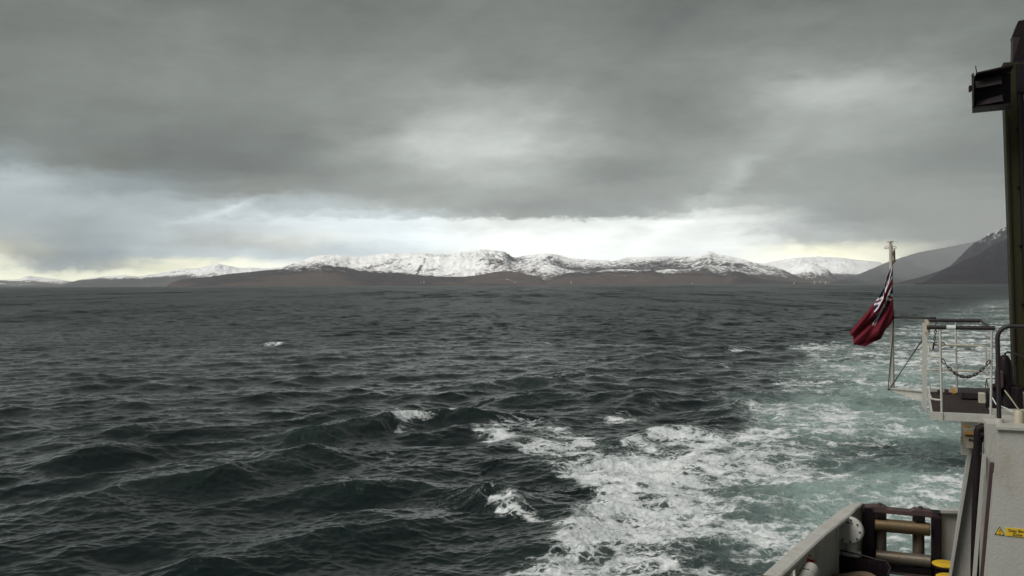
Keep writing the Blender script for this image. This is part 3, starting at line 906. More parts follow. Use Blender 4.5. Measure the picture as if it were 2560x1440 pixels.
def cap(pts, name, mat, w=0.2, th=0.05):
    """rounded capping along an outer plan line"""
    m = MB()
    prof = [(0, -th), (0, -0.012), (0.012, 0), (w - 0.02, 0), (w, -0.015), (w, -th)]
    rings = []
    for i, (x, y, z, ww) in enumerate(pts):
        a = pts[max(i - 1, 0)]; b = pts[min(i + 1, len(pts) - 1)]
        L_ = math.hypot(b[0] - a[0], b[1] - a[1])
        nx, ny = (b[1] - a[1]) / L_, -(b[0] - a[0]) / L_
        rings.append([(x + nx * p * ww / w, y + ny * p * ww / w, z + q) for p, q in prof])
    vs = [p for r in rings for p in r]
    k = len(prof)
    fs = [(i * k + j, i * k + (j + 1) % k, (i + 1) * k + (j + 1) % k, (i + 1) * k + j) for i in range(len(rings) - 1) for j in range(k)]
    fs += [tuple(range(k)), tuple((len(rings) - 1) * k + j for j in range(k))]
    m.add(vs, fs)
    return m.build(name, mat, ferry)


cap([(-1.30, 10.90, CAPZ, .2), (-1.12, 11.9, CAPZ, .2), (-0.945, 12.84, CAPZ, .2)], 'capping_rail', M['white'])
cap([(-0.94, 12.87, CAPZ, .2), (-0.78, 13.6, CAPZ, .2), (-0.615, 14.35, CAPZ + .004, .2), (-0.54, 14.66, CAPZ + .005, .17), (-0.44, 14.86, CAPZ + .004, .13), (-0.335, 15.0, CAPZ, .05)], 'capping_rail', M['white'])
cap([(-1.88, 6.2, CAPZ, .2), (-1.5, 9.3, CAPZ, .2), (-1.31, 10.86, CAPZ, .2)], 'capping_rail', M['brown'])
# stiffeners inside the bulwark
for (u, v) in [(-0.86, 12.78), (-0.69, 13.85), (-1.22, 10.95)]:
    mb = MB().prism([(u + 0.03, v, DK), (u + 0.09, v, DK), (u + 0.07, v, CAPZ - 0.14), (u + 0.03, v, CAPZ - 0.06)], (0.004, 0.018, 0))
    mb.build('stiffener', M['white'], ferry)
# right-hand bulwark by the fairlead
mb = strip([(0.78, 15.02), (1.5, 15.22), (3.5, 15.5)], DK, CAPZ - 0.03, 0.03)
mb.build('stern_bulwark', M['white'], ferry)
mb = MB()
mb.prism([(0.775, 14.90, CAPZ), (1.5, 15.08, CAPZ), (3.5, 15.35, CAPZ), (3.5, 15.55, CAPZ), (1.5, 15.28, CAPZ), (0.775, 15.07, CAPZ)], (0, 0, -0.04))
mb.build('stern_capping', M['white'], ferry)
MB().box((1.185, 14.9, DK), (1.205, 15.08, CAPZ - 0.05)).build('stiffener', M['white'], ferry)
# thin bright edge strips where the bulwark ends at the fairlead
MB().box((-0.335, 14.90, DK), (-0.315, 14.925, CAPZ + 0.02)).build('edge_strip', M['white'], ferry)

# pale casing on the right with its top deck
mb = MB()
mb.hexa([(1.045, 12.0, DK), (3.6, 12.0, DK), (3.6, 12.06, DK), (1.045, 12.06, DK), (1.225, 12.0, UP - 0.03), (3.6, 12.0, UP - 0.03), (3.6, 12.06, UP - 0.03), (1.225, 12.06, UP - 0.03)])
mb.build('casing_wall', M['white'], ferry)
mb = MB()
mb.prism([(1.20, 11.96, UP), (3.7, 11.96, UP), (3.7, 14.6, UP), (1.36, 14.6, UP), (1.30, 12.9, UP)], (0, 0, -0.03))
mb.build('casing_top', M['topdeck'], ferry)
# layered edge strips beside the casing: pale flange, rust-brown strip, pale flange
MB().hexa([(1.005, 12.12, DK), (1.05, 12.12, DK), (1.05, 12.2, DK), (1.005, 12.2, DK), (1.195, 12.12, 5.75), (1.235, 12.12, 5.75), (1.235, 12.2, 5.75), (1.195, 12.2, 5.75)]).build('corner_flange', M['white'], ferry)
MB().hexa([(0.985, 12.3, DK), (1.03, 12.3, DK), (1.03, 12.36, DK), (0.985, 12.36, DK), (1.175, 12.3, 5.85), (1.22, 12.3, 5.85), (1.22, 12.36, 5.85), (1.175, 12.36, 5.85)]).build('rust_strip', M['brown'], ferry)
MB().hexa([(0.93, 12.5, DK), (0.975, 12.5, DK), (0.975, 12.56, DK), (0.93, 12.56, DK), (1.11, 12.5, 5.9), (1.145, 12.5, 5.9), (1.145, 12.56, 5.9), (1.11, 12.56, 5.9)]).build('corner_flange', M['white'], ferry)
# recessed side wall of the casing, running aft
MB().hexa([(1.10, 13.2, DK), (1.5, 13.2, DK), (1.5, 13.24, DK), (1.10, 13.24, DK), (1.10, 13.2, UP - 0.05), (1.5, 13.2, UP - 0.05), (1.5, 13.24, UP - 0.05), (1.10, 13.24, UP - 0.05)]).build('side_wall', M['white'], ferry)
# leaning gusset plate with a pale flange under the platform
g_top, g_bot = (1.085, 13.62, 5.88), (0.76, 13.62, 3.7)
MB().prism([g_bot, (1.25, 13.62, 3.7), (1.25, 13.62, 5.88), g_top], (0, 0.025, 0)).build('gusset_plate', M['white'], ferry)
MB().hexa([(0.755, 13.50, 3.7), (0.77, 13.50, 3.7), (0.77, 13.66, 3.7), (0.755, 13.66, 3.7), (1.045, 13.42, 5.88), (1.085, 13.42, 5.88), (1.085, 13.66, 5.88), (1.045, 13.66, 5.88)]).build('gusset_flange', M['white'], ferry)
MB().box((0.95, 13.50, 5.72), (1.3, 13.62, 6.21)).build('support_bracket', M['white'], ferry)
MB().box((1.16, 12.55, 5.60), (1.3, 13.3, 6.28)).build('bracket_cheek', M['white'], ferry)

# ------------------------------------------------------------------ roller fairlead in the stern opening
fl = thing('roller_fairlead', 'black four-roller fairlead frame filling the gap in the stern bulwark', 'fairlead', (0.22, 14.95, DK))
MB().box((-0.30, 14.84, DK), (-0.135, 15.06, 4.62), 0.012).build('side_post', M['black'], fl)
MB().box((0.645, 14.84, DK), (0.775, 15.06, 4.62), 0.012).build('side_post', M['black'], fl)
MB().prism([(-0.30, 14.84, 4.55), (-0.30, 14.84, 4.615), (-0.16, 14.84, 4.64), (0.0, 14.84, 4.64), (0.05, 14.84, 4.605), (0.36, 14.84, 4.60), (0.41, 14.84, 4.635), (0.62, 14.84, 4.63), (0.72, 14.84, 4.595), (0.775, 14.84, 4.56), (0.775, 14.84, 4.54)], (0, 0.22, 0)).build('top_beam', M['brown'], fl)
MB().box((-0.14, 14.80, 3.72), (0.65, 15.06, 3.80), 0.01).build('lower_beam', M['black'], fl)
MB().box((-0.14, 14.82, 3.655), (0.65, 15.06, 3.69), 0.006).build('sill_bar', M['brown'], fl)
MB().box((-0.14, 14.86, DK), (0.65, 15.06, 3.55), 0.006).build('sill', M['black'], fl)
for u, nm in ((-0.05, 0), (0.475, 0)):
    MB().cyl((u, 15.0, 3.8), (u, 15.0, 4.56), 0.085, 24, 0.01).build('vertical_roller', M['steel'], fl, True)
MB().cyl((-0.13, 14.86, 4.365), (0.63, 14.86, 4.365), 0.098, 28, 0.012).build('upper_roller', M['brass'], fl, True)
MB().cyl((-0.12, 14.83, 3.90), (0.64, 14.83, 3.90), 0.095, 28, 0.012).build('lower_roller', M['steel'], fl, True)
MB().box((-0.14, 14.80, 4.48), (0.02, 14.84, 4.56)).build('roller_bracket', M['black'], fl)
MB().box((0.41, 14.80, 4.48), (0.56, 14.84, 4.56)).build('roller_bracket', M['black'], fl)
for u in (-0.06, 0.5):
    MB().cyl((u, 14.95, 4.62), (u, 14.95, 4.675), 0.03, 6).build('pin', M['brown'], fl)

# ------------------------------------------------------------------ things on the mooring deck
for i, (u, v, lab) in enumerate([(0.82, 14.62, 'yellow-capped black bollard close to the fairlead post'), (0.84, 13.98, 'nearer yellow-capped black bollard at the bottom edge beside the red rope')]):
    b = thing('bollard', lab, 'bollard', (u, v, DK), 'pair of yellow-topped bollards')
    MB().cyl((u, v, DK), (u, v, 3.93), 0.135, 28).build('post', M['black'], b, True)
    MB().tube([(u, v, 3.895), (u, v, 3.90), (u, v, 3.935)], [0.165, 0.18, 0.18], 32).build('rim', M['black'], b, True)
    MB().tube([(u, v, 3.9355), (u, v, 3.95), (u, v, 3.958)], [0.18, 0.18, 0.165], 32).build('cap', M['yellow'], b, True)

rr = thing('red_rope', 'faded red rope heaped beside the nearer yellow bollard', 'rope', (1.08, 13.72, DK))
for k in range(7):
    pts = []
    for i in range(29):
        a = i / 28 * 2 * math.pi
        r = 0.115 + 0.02 * math.sin(3 * a + k) + 0.01 * (k % 3)
        pts.append((1.08 + r * math.cos(a), 13.72 + r * math.sin(a), 3.87 - 0.07 * k + 0.012 * math.sin(5 * a + k * 2)))
    MB().tube(pts[:-1], 0.026, 8, closed=True).build('coil', M['redrope'], rr, True)

vent = thing('mushroom_vent', 'white round bolted vent cover beside the fairlead', 'vent', (-0.45, 14.35, DK))
c0 = Vector((-0.45, 14.15, 4.43)); nrm = Vector((-0.22, -0.96, 0.12)).normalized()
MB().cyl(c0 + nrm * 0.0, c0 + nrm * 0.10, 0.195, 40, 0.018).build('cover', M['white'], vent, True)
MB().cyl(c0 - nrm * 0.07, c0 - nrm * 0.001, 0.165, 32).build('drum', M['white'], vent, True)
side = nrm.cross(Vector((0, 0, 1))).normalized(); upv = side.cross(nrm).normalized()
for k in range(9):
    a = math.radians(20 + k * 40)
    p = c0 + nrm * 0.0995 + (side * math.cos(a) + upv * math.sin(a)) * 0.155
    MB().cyl(p, p + nrm * 0.014, 0.013, 6).build('bolt', M['black'], vent)
nk = c0 - nrm * 0.03
MB().cyl((nk.x, nk.y, 4.12), (nk.x, nk.y, 4.27), 0.085, 20).build('neck', M['white'], vent, True)
MB().cyl((nk.x, nk.y, 4.06), (nk.x, nk.y, 4.12), 0.135, 24, 0.008).build('flange', M['white'], vent, True)
MB().cyl((nk.x, nk.y, DK), (nk.x, nk.y, 4.06), 0.09, 20).build('pipe', M['white'], vent, True)
hp = [c0 + nrm * 0.102 + side * q * 0.05 + upv * 0.115 + nrm * (0.02 if abs(q) < 1 else 0) for q in (-1.0, -0.7, 0, 0.7, 1.0)]
MB().tube(hp, 0.006, 6).build('handle', M['black'], vent, True)

drum = thing('white_drum', 'white rounded drum lying against the bulwark at the bottom edge', 'drum', (-0.95, 11.7, DK))
a_, b_ = Vector((-0.97, 11.35, 4.31)), Vector((-0.83, 12.02, 4.46)); d_ = (b_ - a_).normalized()
MB().tube([a_, a_ + d_ * 0.4, b_ - d_ * 0.10, b_ - d_ * 0.05, b_ - d_ * 0.02, b_], [0.105, 0.105, 0.105, 0.092, 0.065, 0.02], 28).build('shell', M['white'], drum, True)
MB().tube([a_ + d_ * 0.44, a_ + d_ * 0.46], 0.108, 28).build('band', M['beige'], drum, True)
MB().box((-1.0, 11.5, DK), (-0.96, 11.6, 4.25)).build('leg', M['white'], drum)
MB().box((-0.94, 11.85, DK), (-0.90, 11.93, 4.30)).build('leg', M['white'], drum)
q_ = a_ + d_ * 0.42 + Vector((0.0, 0, 0.104))
MB().box(q_ - Vector((0.035, 0.012, 0)), q_ + Vector((0.035, 0.012, 0.006))).build('nameplate', M['signblack'], drum)

hyd = thing('hydrant_valve', 'small red valve with a yellow handle mounted under the bulwark rail', 'valve', (-0.93, 12.5, 4.2))
MB().tube([(-0.93, 12.5, 4.28), (-0.93, 12.5, 4.31), (-0.93, 12.5, 4.36), (-0.93, 12.5, 4.41), (-0.93, 12.5, 4.43)], [0.02, 0.05, 0.058, 0.045, 0.02], 18).build('body', M['red'], hyd, True)
MB().cyl((-0.93, 12.5, 4.39), (-0.84, 12.46, 4.41), 0.022, 12).build('outlet', M['red'], hyd, True)
MB().cyl((-0.94, 12.5, 4.43), (-0.94, 12.5, 4.455), 0.012, 8).build('spindle', M['black'], hyd)
MB().tube([(-0.99 + 0.045, 12.5, 4.465), (-0.90, 12.5, 4.47), (-0.87, 12.48, 4.455)], 0.013, 8).build('lever', M['yellow'], hyd, True)
MB().cyl((-1.02, 12.5, 4.35), (-0.96, 12.5, 4.35), 0.02, 8).build('bracket', M['black'], hyd)

bn = thing('rope_bin', 'open black steel bin holding tan rope', 'bin', (-0.35, 13.9, DK))
o4 = [(-0.86, 12.7), (-0.72, 14.06), (-0.0, 13.95), (0.07, 13.6), (0.03, 12.7)]
for i in range(5):
    a, b = o4[i], o4[(i + 1) % 5]
    L_ = math.hypot(b[0] - a[0], b[1] - a[1]); nx, ny = (b[1] - a[1]) / L_ * 0.02, -(b[0] - a[0]) / L_ * 0.02
    MB().hexa([(a[0], a[1], DK), (b[0], b[1], DK), (b[0] + nx, b[1] + ny, DK), (a[0] + nx, a[1] + ny, DK), (a[0], a[1], 4.08), (b[0], b[1], 4.08), (b[0] + nx, b[1] + ny, 4.08), (a[0] + nx, a[1] + ny, 4.08)]).build('side_panel', M['black'], bn)
MB().tube([(-0.62, 14.05, 4.08), (-0.62, 14.05, 4.13), (-0.59, 14.05, 4.145), (-0.35, 14.0, 4.13), (-0.10, 13.97, 4.09), (0.03, 13.9, 4.095), (0.08, 13.62, 4.09), (0.045, 13.3, 4.09)], 0.012, 8).build('rim_bar', M['rail'], bn, True)
rp = thing('tan_rope', 'frayed tan mooring rope piled in the black bin', 'rope', (-0.35, 13.7, DK))
r5 = np.random.default_rng(5)
for k in range(44):
    lay = k // 11
    cx, cy = -0.34 + r5.uniform(-.09, .09), 13.38 + r5.uniform(-.10, .12)
    R0 = 0.10 + 0.031 * (k % 11)
    ph = r5.uniform(0, 6.28)
    pts = []
    for i in range(36):
        a = i / 36 * 2 * math.pi
        r = R0 * (1 + 0.06 * math.sin(2 * a + ph) + 0.03 * math.sin(5 * a + ph * 2))
        pts.append((cx + r * math.cos(a) * 0.88, cy + r * math.sin(a) * 1.2, 3.62 + lay * 0.085 + 0.02 * math.sin(3 * a + ph) + 0.05 * (1 - R0 / 0.5)))
    MB().tube(pts, 0.021, 7, closed=True).build('rope_turn', M['rope'], rp, True)

# ------------------------------------------------------------------ dark standpipe and safety box
sp = thing('standpipe', 'thick black pipe with a square elbow standing beside the white casing', 'pipe', (1.08, 12.9, DK))
MB().tube([(1.045, 12.9, DK), (1.06, 12.9, 4.6), (1.095, 12.9, 6.02), (1.10, 12.9, 6.08)], 0.050, 20).build('riser', M['black'], sp, True)
MB().tube([(1.10, 12.9, 6.0), (1.10, 12.9, 6.13), (1.112, 12.9, 6.165), (1.14, 12.9, 6.18), (1.28, 12.9, 6.18)], 0.055, 18).build('elbow', M['black'], sp, True)
MB().tube([(1.12, 12.86, 6.09), (1.30, 12.86, 6.09)], 0.04, 16).build('branch', M['black'], sp, True)
MB().tube([(1.11, 12.8, 5.86), (1.16, 12.78, 5.93), (1.20, 12.78, 5.91), (1.235, 12.7, 5.91)], 0.004, 6).build('wire', M['line'], sp)
MB().tube([(1.225, 12.6, 5.9), (1.29, 12.55, 5.76)], 0.010, 8).build('hook', M['brown'], sp)

bx = thing('light_box', 'small weathered cream box with orange patches and a dark emblem under the platform', 'box', (1.02, 13.5, 5.84))
MB().hexa([(0.99, 13.30, 5.85), (1.20, 13.30, 5.85), (1.20, 13.46, 5.85), (0.99, 13.46, 5.85), (0.965, 13.30, 6.00), (1.20, 13.30, 6.00), (1.20, 13.46, 6.00), (0.965, 13.46, 6.00)]).build('case', M['cream'], bx)
MB().prism([(0.965, 13.30, 6.003), (1.20, 13.30, 6.003), (1.10, 13.44, 6.09), (0.955, 13.44, 6.115)], (0, 0.015, 0.012)).build('lid', M['cream'], bx)
MB().prism([(0.985, 13.294, 6.02), (1.12, 13.294, 6.02), (1.06, 13.34, 6.055), (0.98, 13.34, 6.05)], (0, -0.004, 0.008)).build('orange_patch', M['orange'], bx)
MB().prism([(0.968, 13.425, 6.105), (1.05, 13.425, 6.098), (1.03, 13.445, 6.118), (0.966, 13.445, 6.125)], (0, -0.004, 0.008)).build('orange_patch', M['orange'], bx)
MB().box((0.975, 13.292, 6.0), (1.195, 13.30, 6.01)).build('seam', M['brown'], bx)
# emblem on the front: a figure-like dark squiggle
mb = MB().cyl((1.035, 13.300, 5.955), (1.035, 13.294, 5.955), 0.017, 16)
mb.build('emblem_dot', M['signblack'], bx)
MB().tube([(1.045, 13.297, 5.95), (1.065, 13.297, 5.958), (1.085, 13.297, 5.955), (1.10, 13.297, 5.935), (1.12, 13.297, 5.92)], 0.0075, 6).build('emblem_stroke', M['signblack'], bx)
MB().tube([(1.07, 13.297, 5.955), (1.08, 13.297, 5.93), (1.075, 13.297, 5.92)], 0.006, 6).build('emblem_stroke', M['signblack'], bx)
for k in range(3):
    MB().cyl((0.955, 13.38, 5.89 + 0.035 * k), (0.93, 13.38, 5.90 + 0.035 * k), 0.012, 8).build('stud', M['beige'], bx)

# ------------------------------------------------------------------ signs on the casing
def sign_text(body, size, u, v, z, parent):
    cu = bpy.data.curves.new('lettering', 'FONT')
    cu.body = body; cu.size = size; cu.align_x = 'CENTER'; cu.extrude = 0.0012; cu.offset = 0.0006
    tmp = bpy.data.objects.new('lettering', cu)
    COL.objects.link(tmp)
    dg = bpy.context.evaluated_depsgraph_get()
    me = bpy.data.meshes.new_from_object(tmp.evaluated_get(dg))
    bpy.data.objects.remove(tmp)
    base = Vector(parent['base'])
    for q in me.vertices:
        q.co = Vector((u + q.co.x, v - q.co.z, z + q.co.y)) - base
    me.materials.clear(); me.materials.append(M['signblack'])
    o = bpy.data.objects.new('lettering', me)
    COL.objects.link(o); o.parent = parent
    return o


tri = thing('warning_triangle', 'yellow warning triangle with exclamation mark on the white casing wall', 'sign', (1.235, 11.995, 5.12))
MB().prism([(1.19, 11.998, 5.075), (1.295, 11.998, 5.07), (1.243, 11.998, 5.172)], (0, -0.004, 0)).build('border', M['signblack'], tri)
MB().prism([(1.201, 11.992, 5.082), (1.283, 11.992, 5.078), (1.243, 11.992, 5.158)], (0, -0.003, 0)).build('plate', M['signyellow'], tri)
MB().prism([(1.238, 11.988, 5.135), (1.248, 11.988, 5.135), (1.2455, 11.988, 5.104), (1.2405, 11.988, 5.104)], (0, -0.002, 0)).build('exclamation_bar', M['signblack'], tri)
MB().box((1.2385, 11.986, 5.088), (1.2475, 11.988, 5.097)).build('exclamation_dot', M['signblack'], tri)
sg = thing('snap_back_sign', 'yellow rectangular safety sign reading Snap Back Zone on the white casing wall', 'sign', (1.42, 11.995, 5.12))
MB().box((1.30, 11.990, 5.07), (1.545, 11.997, 5.165), 0.001).build('plate', M['signyellow'], sg)
sign_text('Snap Back', 0.046, 1.423, 11.989, 5.122, sg)
sign_text('Zone', 0.046, 1.423, 11.989, 5.079, sg)

# ------------------------------------------------------------------ overhanging platform with rails
pf = thing('platform', 'small overhanging white steel platform with a rusty grating floor', 'platform', (0.93, 14.3, UP))
MB().hexa([(0.56, 12.99, 6.235), (1.30, 12.99, 6.235), (1.30, 13.05, 6.235), (0.56, 13.05, 6.235), (0.56, 12.99, 6.335), (1.30, 12.99, 6.335), (1.30, 13.05, 6.335), (0.56, 13.05, 6.335)]).build('front_beam', M['white'], pf)
MB().box((0.672, 12.975, 6.225), (0.70, 13.052, 6.336)).build('beam_stiffener', M['white'], pf)
MB().hexa([(0.62, 15.55, 6.26), (1.36, 15.55, 6.26), (1.36, 15.61, 6.26), (0.62, 15.61, 6.26), (0.62, 15.55, 6.37), (1.36, 15.55, 6.37), (1.36, 15.61, 6.37), (0.62, 15.61, 6.37)]).build('back_beam', M['white'], pf)
MB().hexa([(0.56, 13.05, 6.25), (0.585, 13.05, 6.25), (0.645, 15.55, 6.25), (0.62, 15.55, 6.25), (0.56, 13.05, 6.335), (0.585, 13.05, 6.335), (0.645, 15.55, 6.335), (0.62, 15.55, 6.335)]).build('side_beam', M['white'], pf)
MB().hexa([(1.275, 13.05, 6.25), (1.30, 13.05, 6.25), (1.36, 15.55, 6.25), (1.335, 15.55, 6.25), (1.275, 13.05, 6.335), (1.30, 13.05, 6.335), (1.36, 15.55, 6.335), (1.335, 15.55, 6.335)]).build('side_beam', M['white'], pf)
mb = MB()
for k in range(62):                       # bearing bars across, closely spaced
    v = 13.08 + k * 0.04
    o_ = (v - 13.05) * 0.024
    mb.box((0.585 + o_, v, 6.314), (1.275 + o_, v + 0.010, 6.324))
for k in range(21):
    u = 0.60 + k * 0.0335
    mb.hexa([(u, 13.05, 6.31), (u + .010, 13.05, 6.31), (u + .07, 15.55, 6.31), (u + .06, 15.55, 6.31), (u, 13.05, 6.322), (u + .010, 13.05, 6.322), (u + .07, 15.55, 6.322), (u + .06, 15.55, 6.322)])
g = mb.build('grating', M['grate'], pf)
g['kind'] = 'stuff'
MB().hexa([(0.53, 15.16, 6.12), (0.60, 15.16, 6.05), (0.60, 15.19, 6.05), (0.53, 15.19, 6.12), (0.54, 15.16, 7.40), (0.61, 15.16, 7.40), (0.61, 15.19, 7.40), (0.54, 15.19, 7.40)]).build('flat_post', M['white'], pf)
for v in ((0,)):
    pass
MB().tube([(0.69, 13.02, 6.30), (0.672, 13.02, 7.40)], 0.0145, 12).build('railing_post', M['white'], pf, True)
MB().tube([(1.25, 13.02, 6.30), (1.262, 13.02, 7.40)], 0.0145, 12).build('railing_post', M['white'], pf, True)
MB().tube([(1.035, 15.58, 6.34), (1.02, 15.58, 7.40)], 0.014, 12).build('railing_post', M['white'], pf, True)
MB().tube([(0.515, 13.02, 7.425), (1.30, 13.02, 7.425)], 0.027, 16).build('front_top_rail', M['rail'], pf, True)
MB().tube([(0.745, 13.02, 7.426), (0.85, 13.02, 7.426)], [0.030, 0.030], 16).build('tape_band', M['tape'], pf, True)
MB().tube([(0.60, 15.58, 7.42), (1.37, 15.58, 7.42)], 0.026, 16).build('back_top_rail', M['rail'], pf, True)
MB().tube([(1.37, 15.58, 7.41), (1.275, 13.05, 7.41)], 0.016, 12).build('side_top_rail', M['rail'], pf, True)
MB().tube([(0.60, 15.58, 7.40), (0.535, 13.04, 7.40)], 0.014, 12).build('side_top_rail', M['beige'], pf, True)
MB().tube([(0.60, 15.50, 7.05), (1.36, 15.50, 7.05), (1.40, 15.50, 7.03), (1.42, 15.50, 6.99), (1.43, 15.50, 6.70)], 0.0125, 10).build('back_mid_rail', M['cream'], pf, True)
MB().tube([(0.61, 15.50, 6.66), (1.42, 15.50, 6.66)], 0.0125, 10).build('back_low_rail', M['cream'], pf, True)
for zz, zt in ((7.05, 7.155), (6.53, 6.64)):
    pass
MB().tube([(0.54, 13.1, 7.17), (0.54, 13.08, 7.10), (0.56, 13.06, 7.055), (0.60, 13.03, 7.05), (0.68, 13.02, 7.05)], 0.0125, 10).build('rung', M['white'], pf, True)
MB().tube([(0.55, 13.1, 6.66), (0.55, 13.08, 6.56), (0.57, 13.06, 6.50), (0.61, 13.03, 6.495), (0.685, 13.02, 6.49)], 0.0125, 10).build('rung', M['white'], pf, True)
MB().tube([(0.53, 13.3, 7.33), (0.55, 13.6, 7.37), (0.58, 14.2, 7.42), (0.60, 15.2, 7.42)], 0.03, 10).build('rail_lashing', M['beige'], pf, True)
for k in range(6):                        # clutter at the back of the grating
    u = 0.75 + 0.1 * k
    MB().box((u, 15.3 - 0.07 * (k % 2), 6.335), (u + 0.05, 15.40, 6.37 + 0.02 * (k % 3))).build('clamp', M['orange'] if k in (2, 4) else M['grate'], pf)

ch = thing('railing_chain', 'sagging steel link chain hung between the white railing posts', 'chain', (0.97, 13.02, 6.8))
N_ = 15
for i in range(N_):
    t = (i + 0.5) / N_
    u = 0.69 + t * 0.55
    z = 7.02 - 0.22 * (1 - (2 * t - 1) ** 2)
    du = 0.55; dz = -0.22 * (-2 * (2 * t - 1) * 2)
    d = Vector((du, 0, dz)).normalized(); c = Vector((u, 13.02 - 0.02, z))
    s2 = Vector((0, 1, 0)) if i % 2 else Vector((-d.z, 0, d.x))
    pts = []
    for k in range(14):
        a = k / 14 * 2 * math.pi
        pts.append(c + d * math.copysign(abs(math.cos(a)) ** 0.8, math.cos(a)) * 0.036 + s2 * math.sin(a) * 0.014)
    MB().tube(pts, 0.0065, 6, closed=True).build('link', M['chain'], ch, True)

hc = thing('hanging_shackle', 'dark chain end with a shackle dangling from the platform top rail', 'chain', (0.76, 15.5, 7.1))
for i in range(6):
    c = Vector((0.745 - 0.006 * i, 15.48, 7.36 - 0.055 * i)); d = Vector((-0.05, 0, -1)).normalized()
    s2 = Vector((0, 1, 0)) if i % 2 else Vector((1, 0, 0))
    MB().tube([c + d * math.cos(k / 12 * 6.283) * 0.033 + s2 * math.sin(k / 12 * 6.283) * 0.013 for k in range(12)], 0.006, 6, closed=True).build('link', M['chain'], hc, True)
MB().tube([Vector((0.79 + 0.075 * math.cos(k / 14 * 6.283), 15.48, 7.06 + 0.035 * math.sin(k / 14 * 6.283))) for k in range(14)], 0.006, 6, closed=True).build('ring', M['chain'], hc, True)
MB().tube([(0.70, 15.48, 6.98), (0.712, 15.48, 7.08)], 0.014, 8).build('shackle', M['rail'], hc, True)

# ------------------------------------------------------------------ flagstaff and ensign
fs = thing('flagstaff', 'slim white flagstaff on a tapering arm at the stern', 'flagpole', (0.12, 15.7, 6.3))
MB().tube([(0.125, 15.7, 6.29), (0.115, 15.7, 7.5), (0.105, 15.7, 8.6)], [0.033, 0.030, 0.026], 16).build('pole', M['white'], fs, True)
MB().tube([(0.10, 15.7, 8.60), (0.10, 15.7, 8.635), (0.10, 15.7, 8.64), (0.10, 15.7, 8.655)], [0.016, 0.016, 0.045, 0.045], 16).build('truck', M['cream'], fs, True)
MB().tube([(0.06, 15.7, 8.652), (0.145, 15.7, 8.652)], 0.008, 8).build('cross_bar', M['cream'], fs, True)
for s3 in (-1, 1):
    cxr = 0.102 + s3 * 0.055
    MB().tube([Vector((cxr + 0.032 * math.cos(k / 14 * 6.283), 15.7 + 0.0 * k, 8.555 + 0.016 * math.sin(k / 14 * 6.283))) for k in range(14)], 0.006, 6, closed=True).build('halyard_ring', M['cream'], fs, True)
MB().prism([(0.06, 15.69, 6.33), (0.60, 15.40, 6.33), (0.60, 15.40, 6.17), (0.52, 15.44, 6.185), (0.10, 15.67, 6.30)], (0.012, 0.03, 0)).build('arm', M['white'], fs)
MB().prism([(0.055, 15.66, 6.334), (0.60, 15.36, 6.334), (0.60, 15.46, 6.334), (0.055, 15.76, 6.334)], (0, 0, 0.012)).build('arm_flange', M['white'], fs)
MB().tube([(0.12, 15.7, 7.455), (0.72, 15.62, 7.455)], 0.016, 12).build('stay_bar', M['rail'], fs, True)
MB().box((0.66, 15.56, 7.39), (0.75, 15.66, 7.475), 0.01).build('clamp', M['rail'], fs)
MB().tube([(0.145, 15.67, 7.45), (0.135, 15.67, 7.2), (0.09, 15.66, 6.7), (0.06, 15.65, 6.30)], 0.008, 6).build('halyard', M['line'], fs)
MB().tube([(0.06, 15.65, 6.30), (0.30, 15.58, 6.70), (0.535, 15.2, 7.14)], 0.007, 6).build('halyard', M['line'], fs)
MB().tube([(0.08, 15.65, 6.31), (0.32, 15.58, 6.73), (0.537, 15.2, 7.12)], 0.005, 6).build('halyard', M['line'], fs)
MB().tube([(0.155, 15.68, 8.53), (0.15, 15.68, 8.46), (0.158, 15.68, 8.38), (0.14, 15.68, 8.30)], [0.010, 0.022, 0.014, 0.012], 8).build('toggle', M['brown'], fs, True)
MB().tube([(0.14, 15.68, 8.40), (0.175, 15.68, 8.33)], 0.008, 6).build('toggle_end', M['brown'], fs)

nu, nv = 110, 90
S_ = np.linspace(0, 1, nu)[:, None] * np.ones((1, nv)); T_ = np.ones((nu, 1)) * np.linspace(0, 1, nv)[None, :]


def curve_uv(par, pts, t):
    p = np.array(pts, float)
    return np.interp(t, par, p[:, 0]), np.interp(t, par, p[:, 1])


# outline in metres across the staff (u) and height (z): gathered at the top, blown down to the left
topc = curve_uv([0, .2, .35, .5, .75, 1], [(0.125, 8.30), (0.05, 8.10), (0.00, 7.91), (-0.075, 7.77), (-0.26, 7.52), (-0.50, 7.23)], S_)
botc = curve_uv([0, .15, .35, .5, .75, 1], [(0.15, 7.46), (0.10, 7.36), (0.02, 7.26), (-0.04, 7.12), (-0.15, 7.07), (-0.27, 7.0)], S_)
hst = curve_uv([0, .5, .8, 1], [(0.125, 8.30), (0.13, 7.85), (0.14, 7.60), (0.15, 7.46)], T_)
fly = curve_uv([0, .2, .4, .65, 1], [(-0.50, 7.23), (-0.47, 7.16), (-0.455, 7.20), (-0.44, 7.03), (-0.27, 7.0)], T_)
cu_ = (1 - T_) * topc[0] + T_ * botc[0] + (1 - S_) * hst[0] + S_ * fly[0] - ((1 - S_) * (1 - T_) * 0.125 + S_ * (1 - T_) * -0.50 + (1 - S_) * T_ * 0.15 + S_ * T_ * -0.27)
cz_ = (1 - T_) * topc[1] + T_ * botc[1] + (1 - S_) * hst[1] + S_ * fly[1] - ((1 - S_) * (1 - T_) * 8.30 + S_ * (1 - T_) * 7.23 + (1 - S_) * T_ * 7.46 + S_ * T_ * 7.0)
fold = 0.075 * np.sin(T_ * 13 + S_ * 3.5) * (0.35 + 0.65 * np.sin(np.pi * np.clip(S_ * 0.9 + 0.1, 0, 1))) + 0.03 * np.sin(T_ * 25 - S_ * 6 + 1)
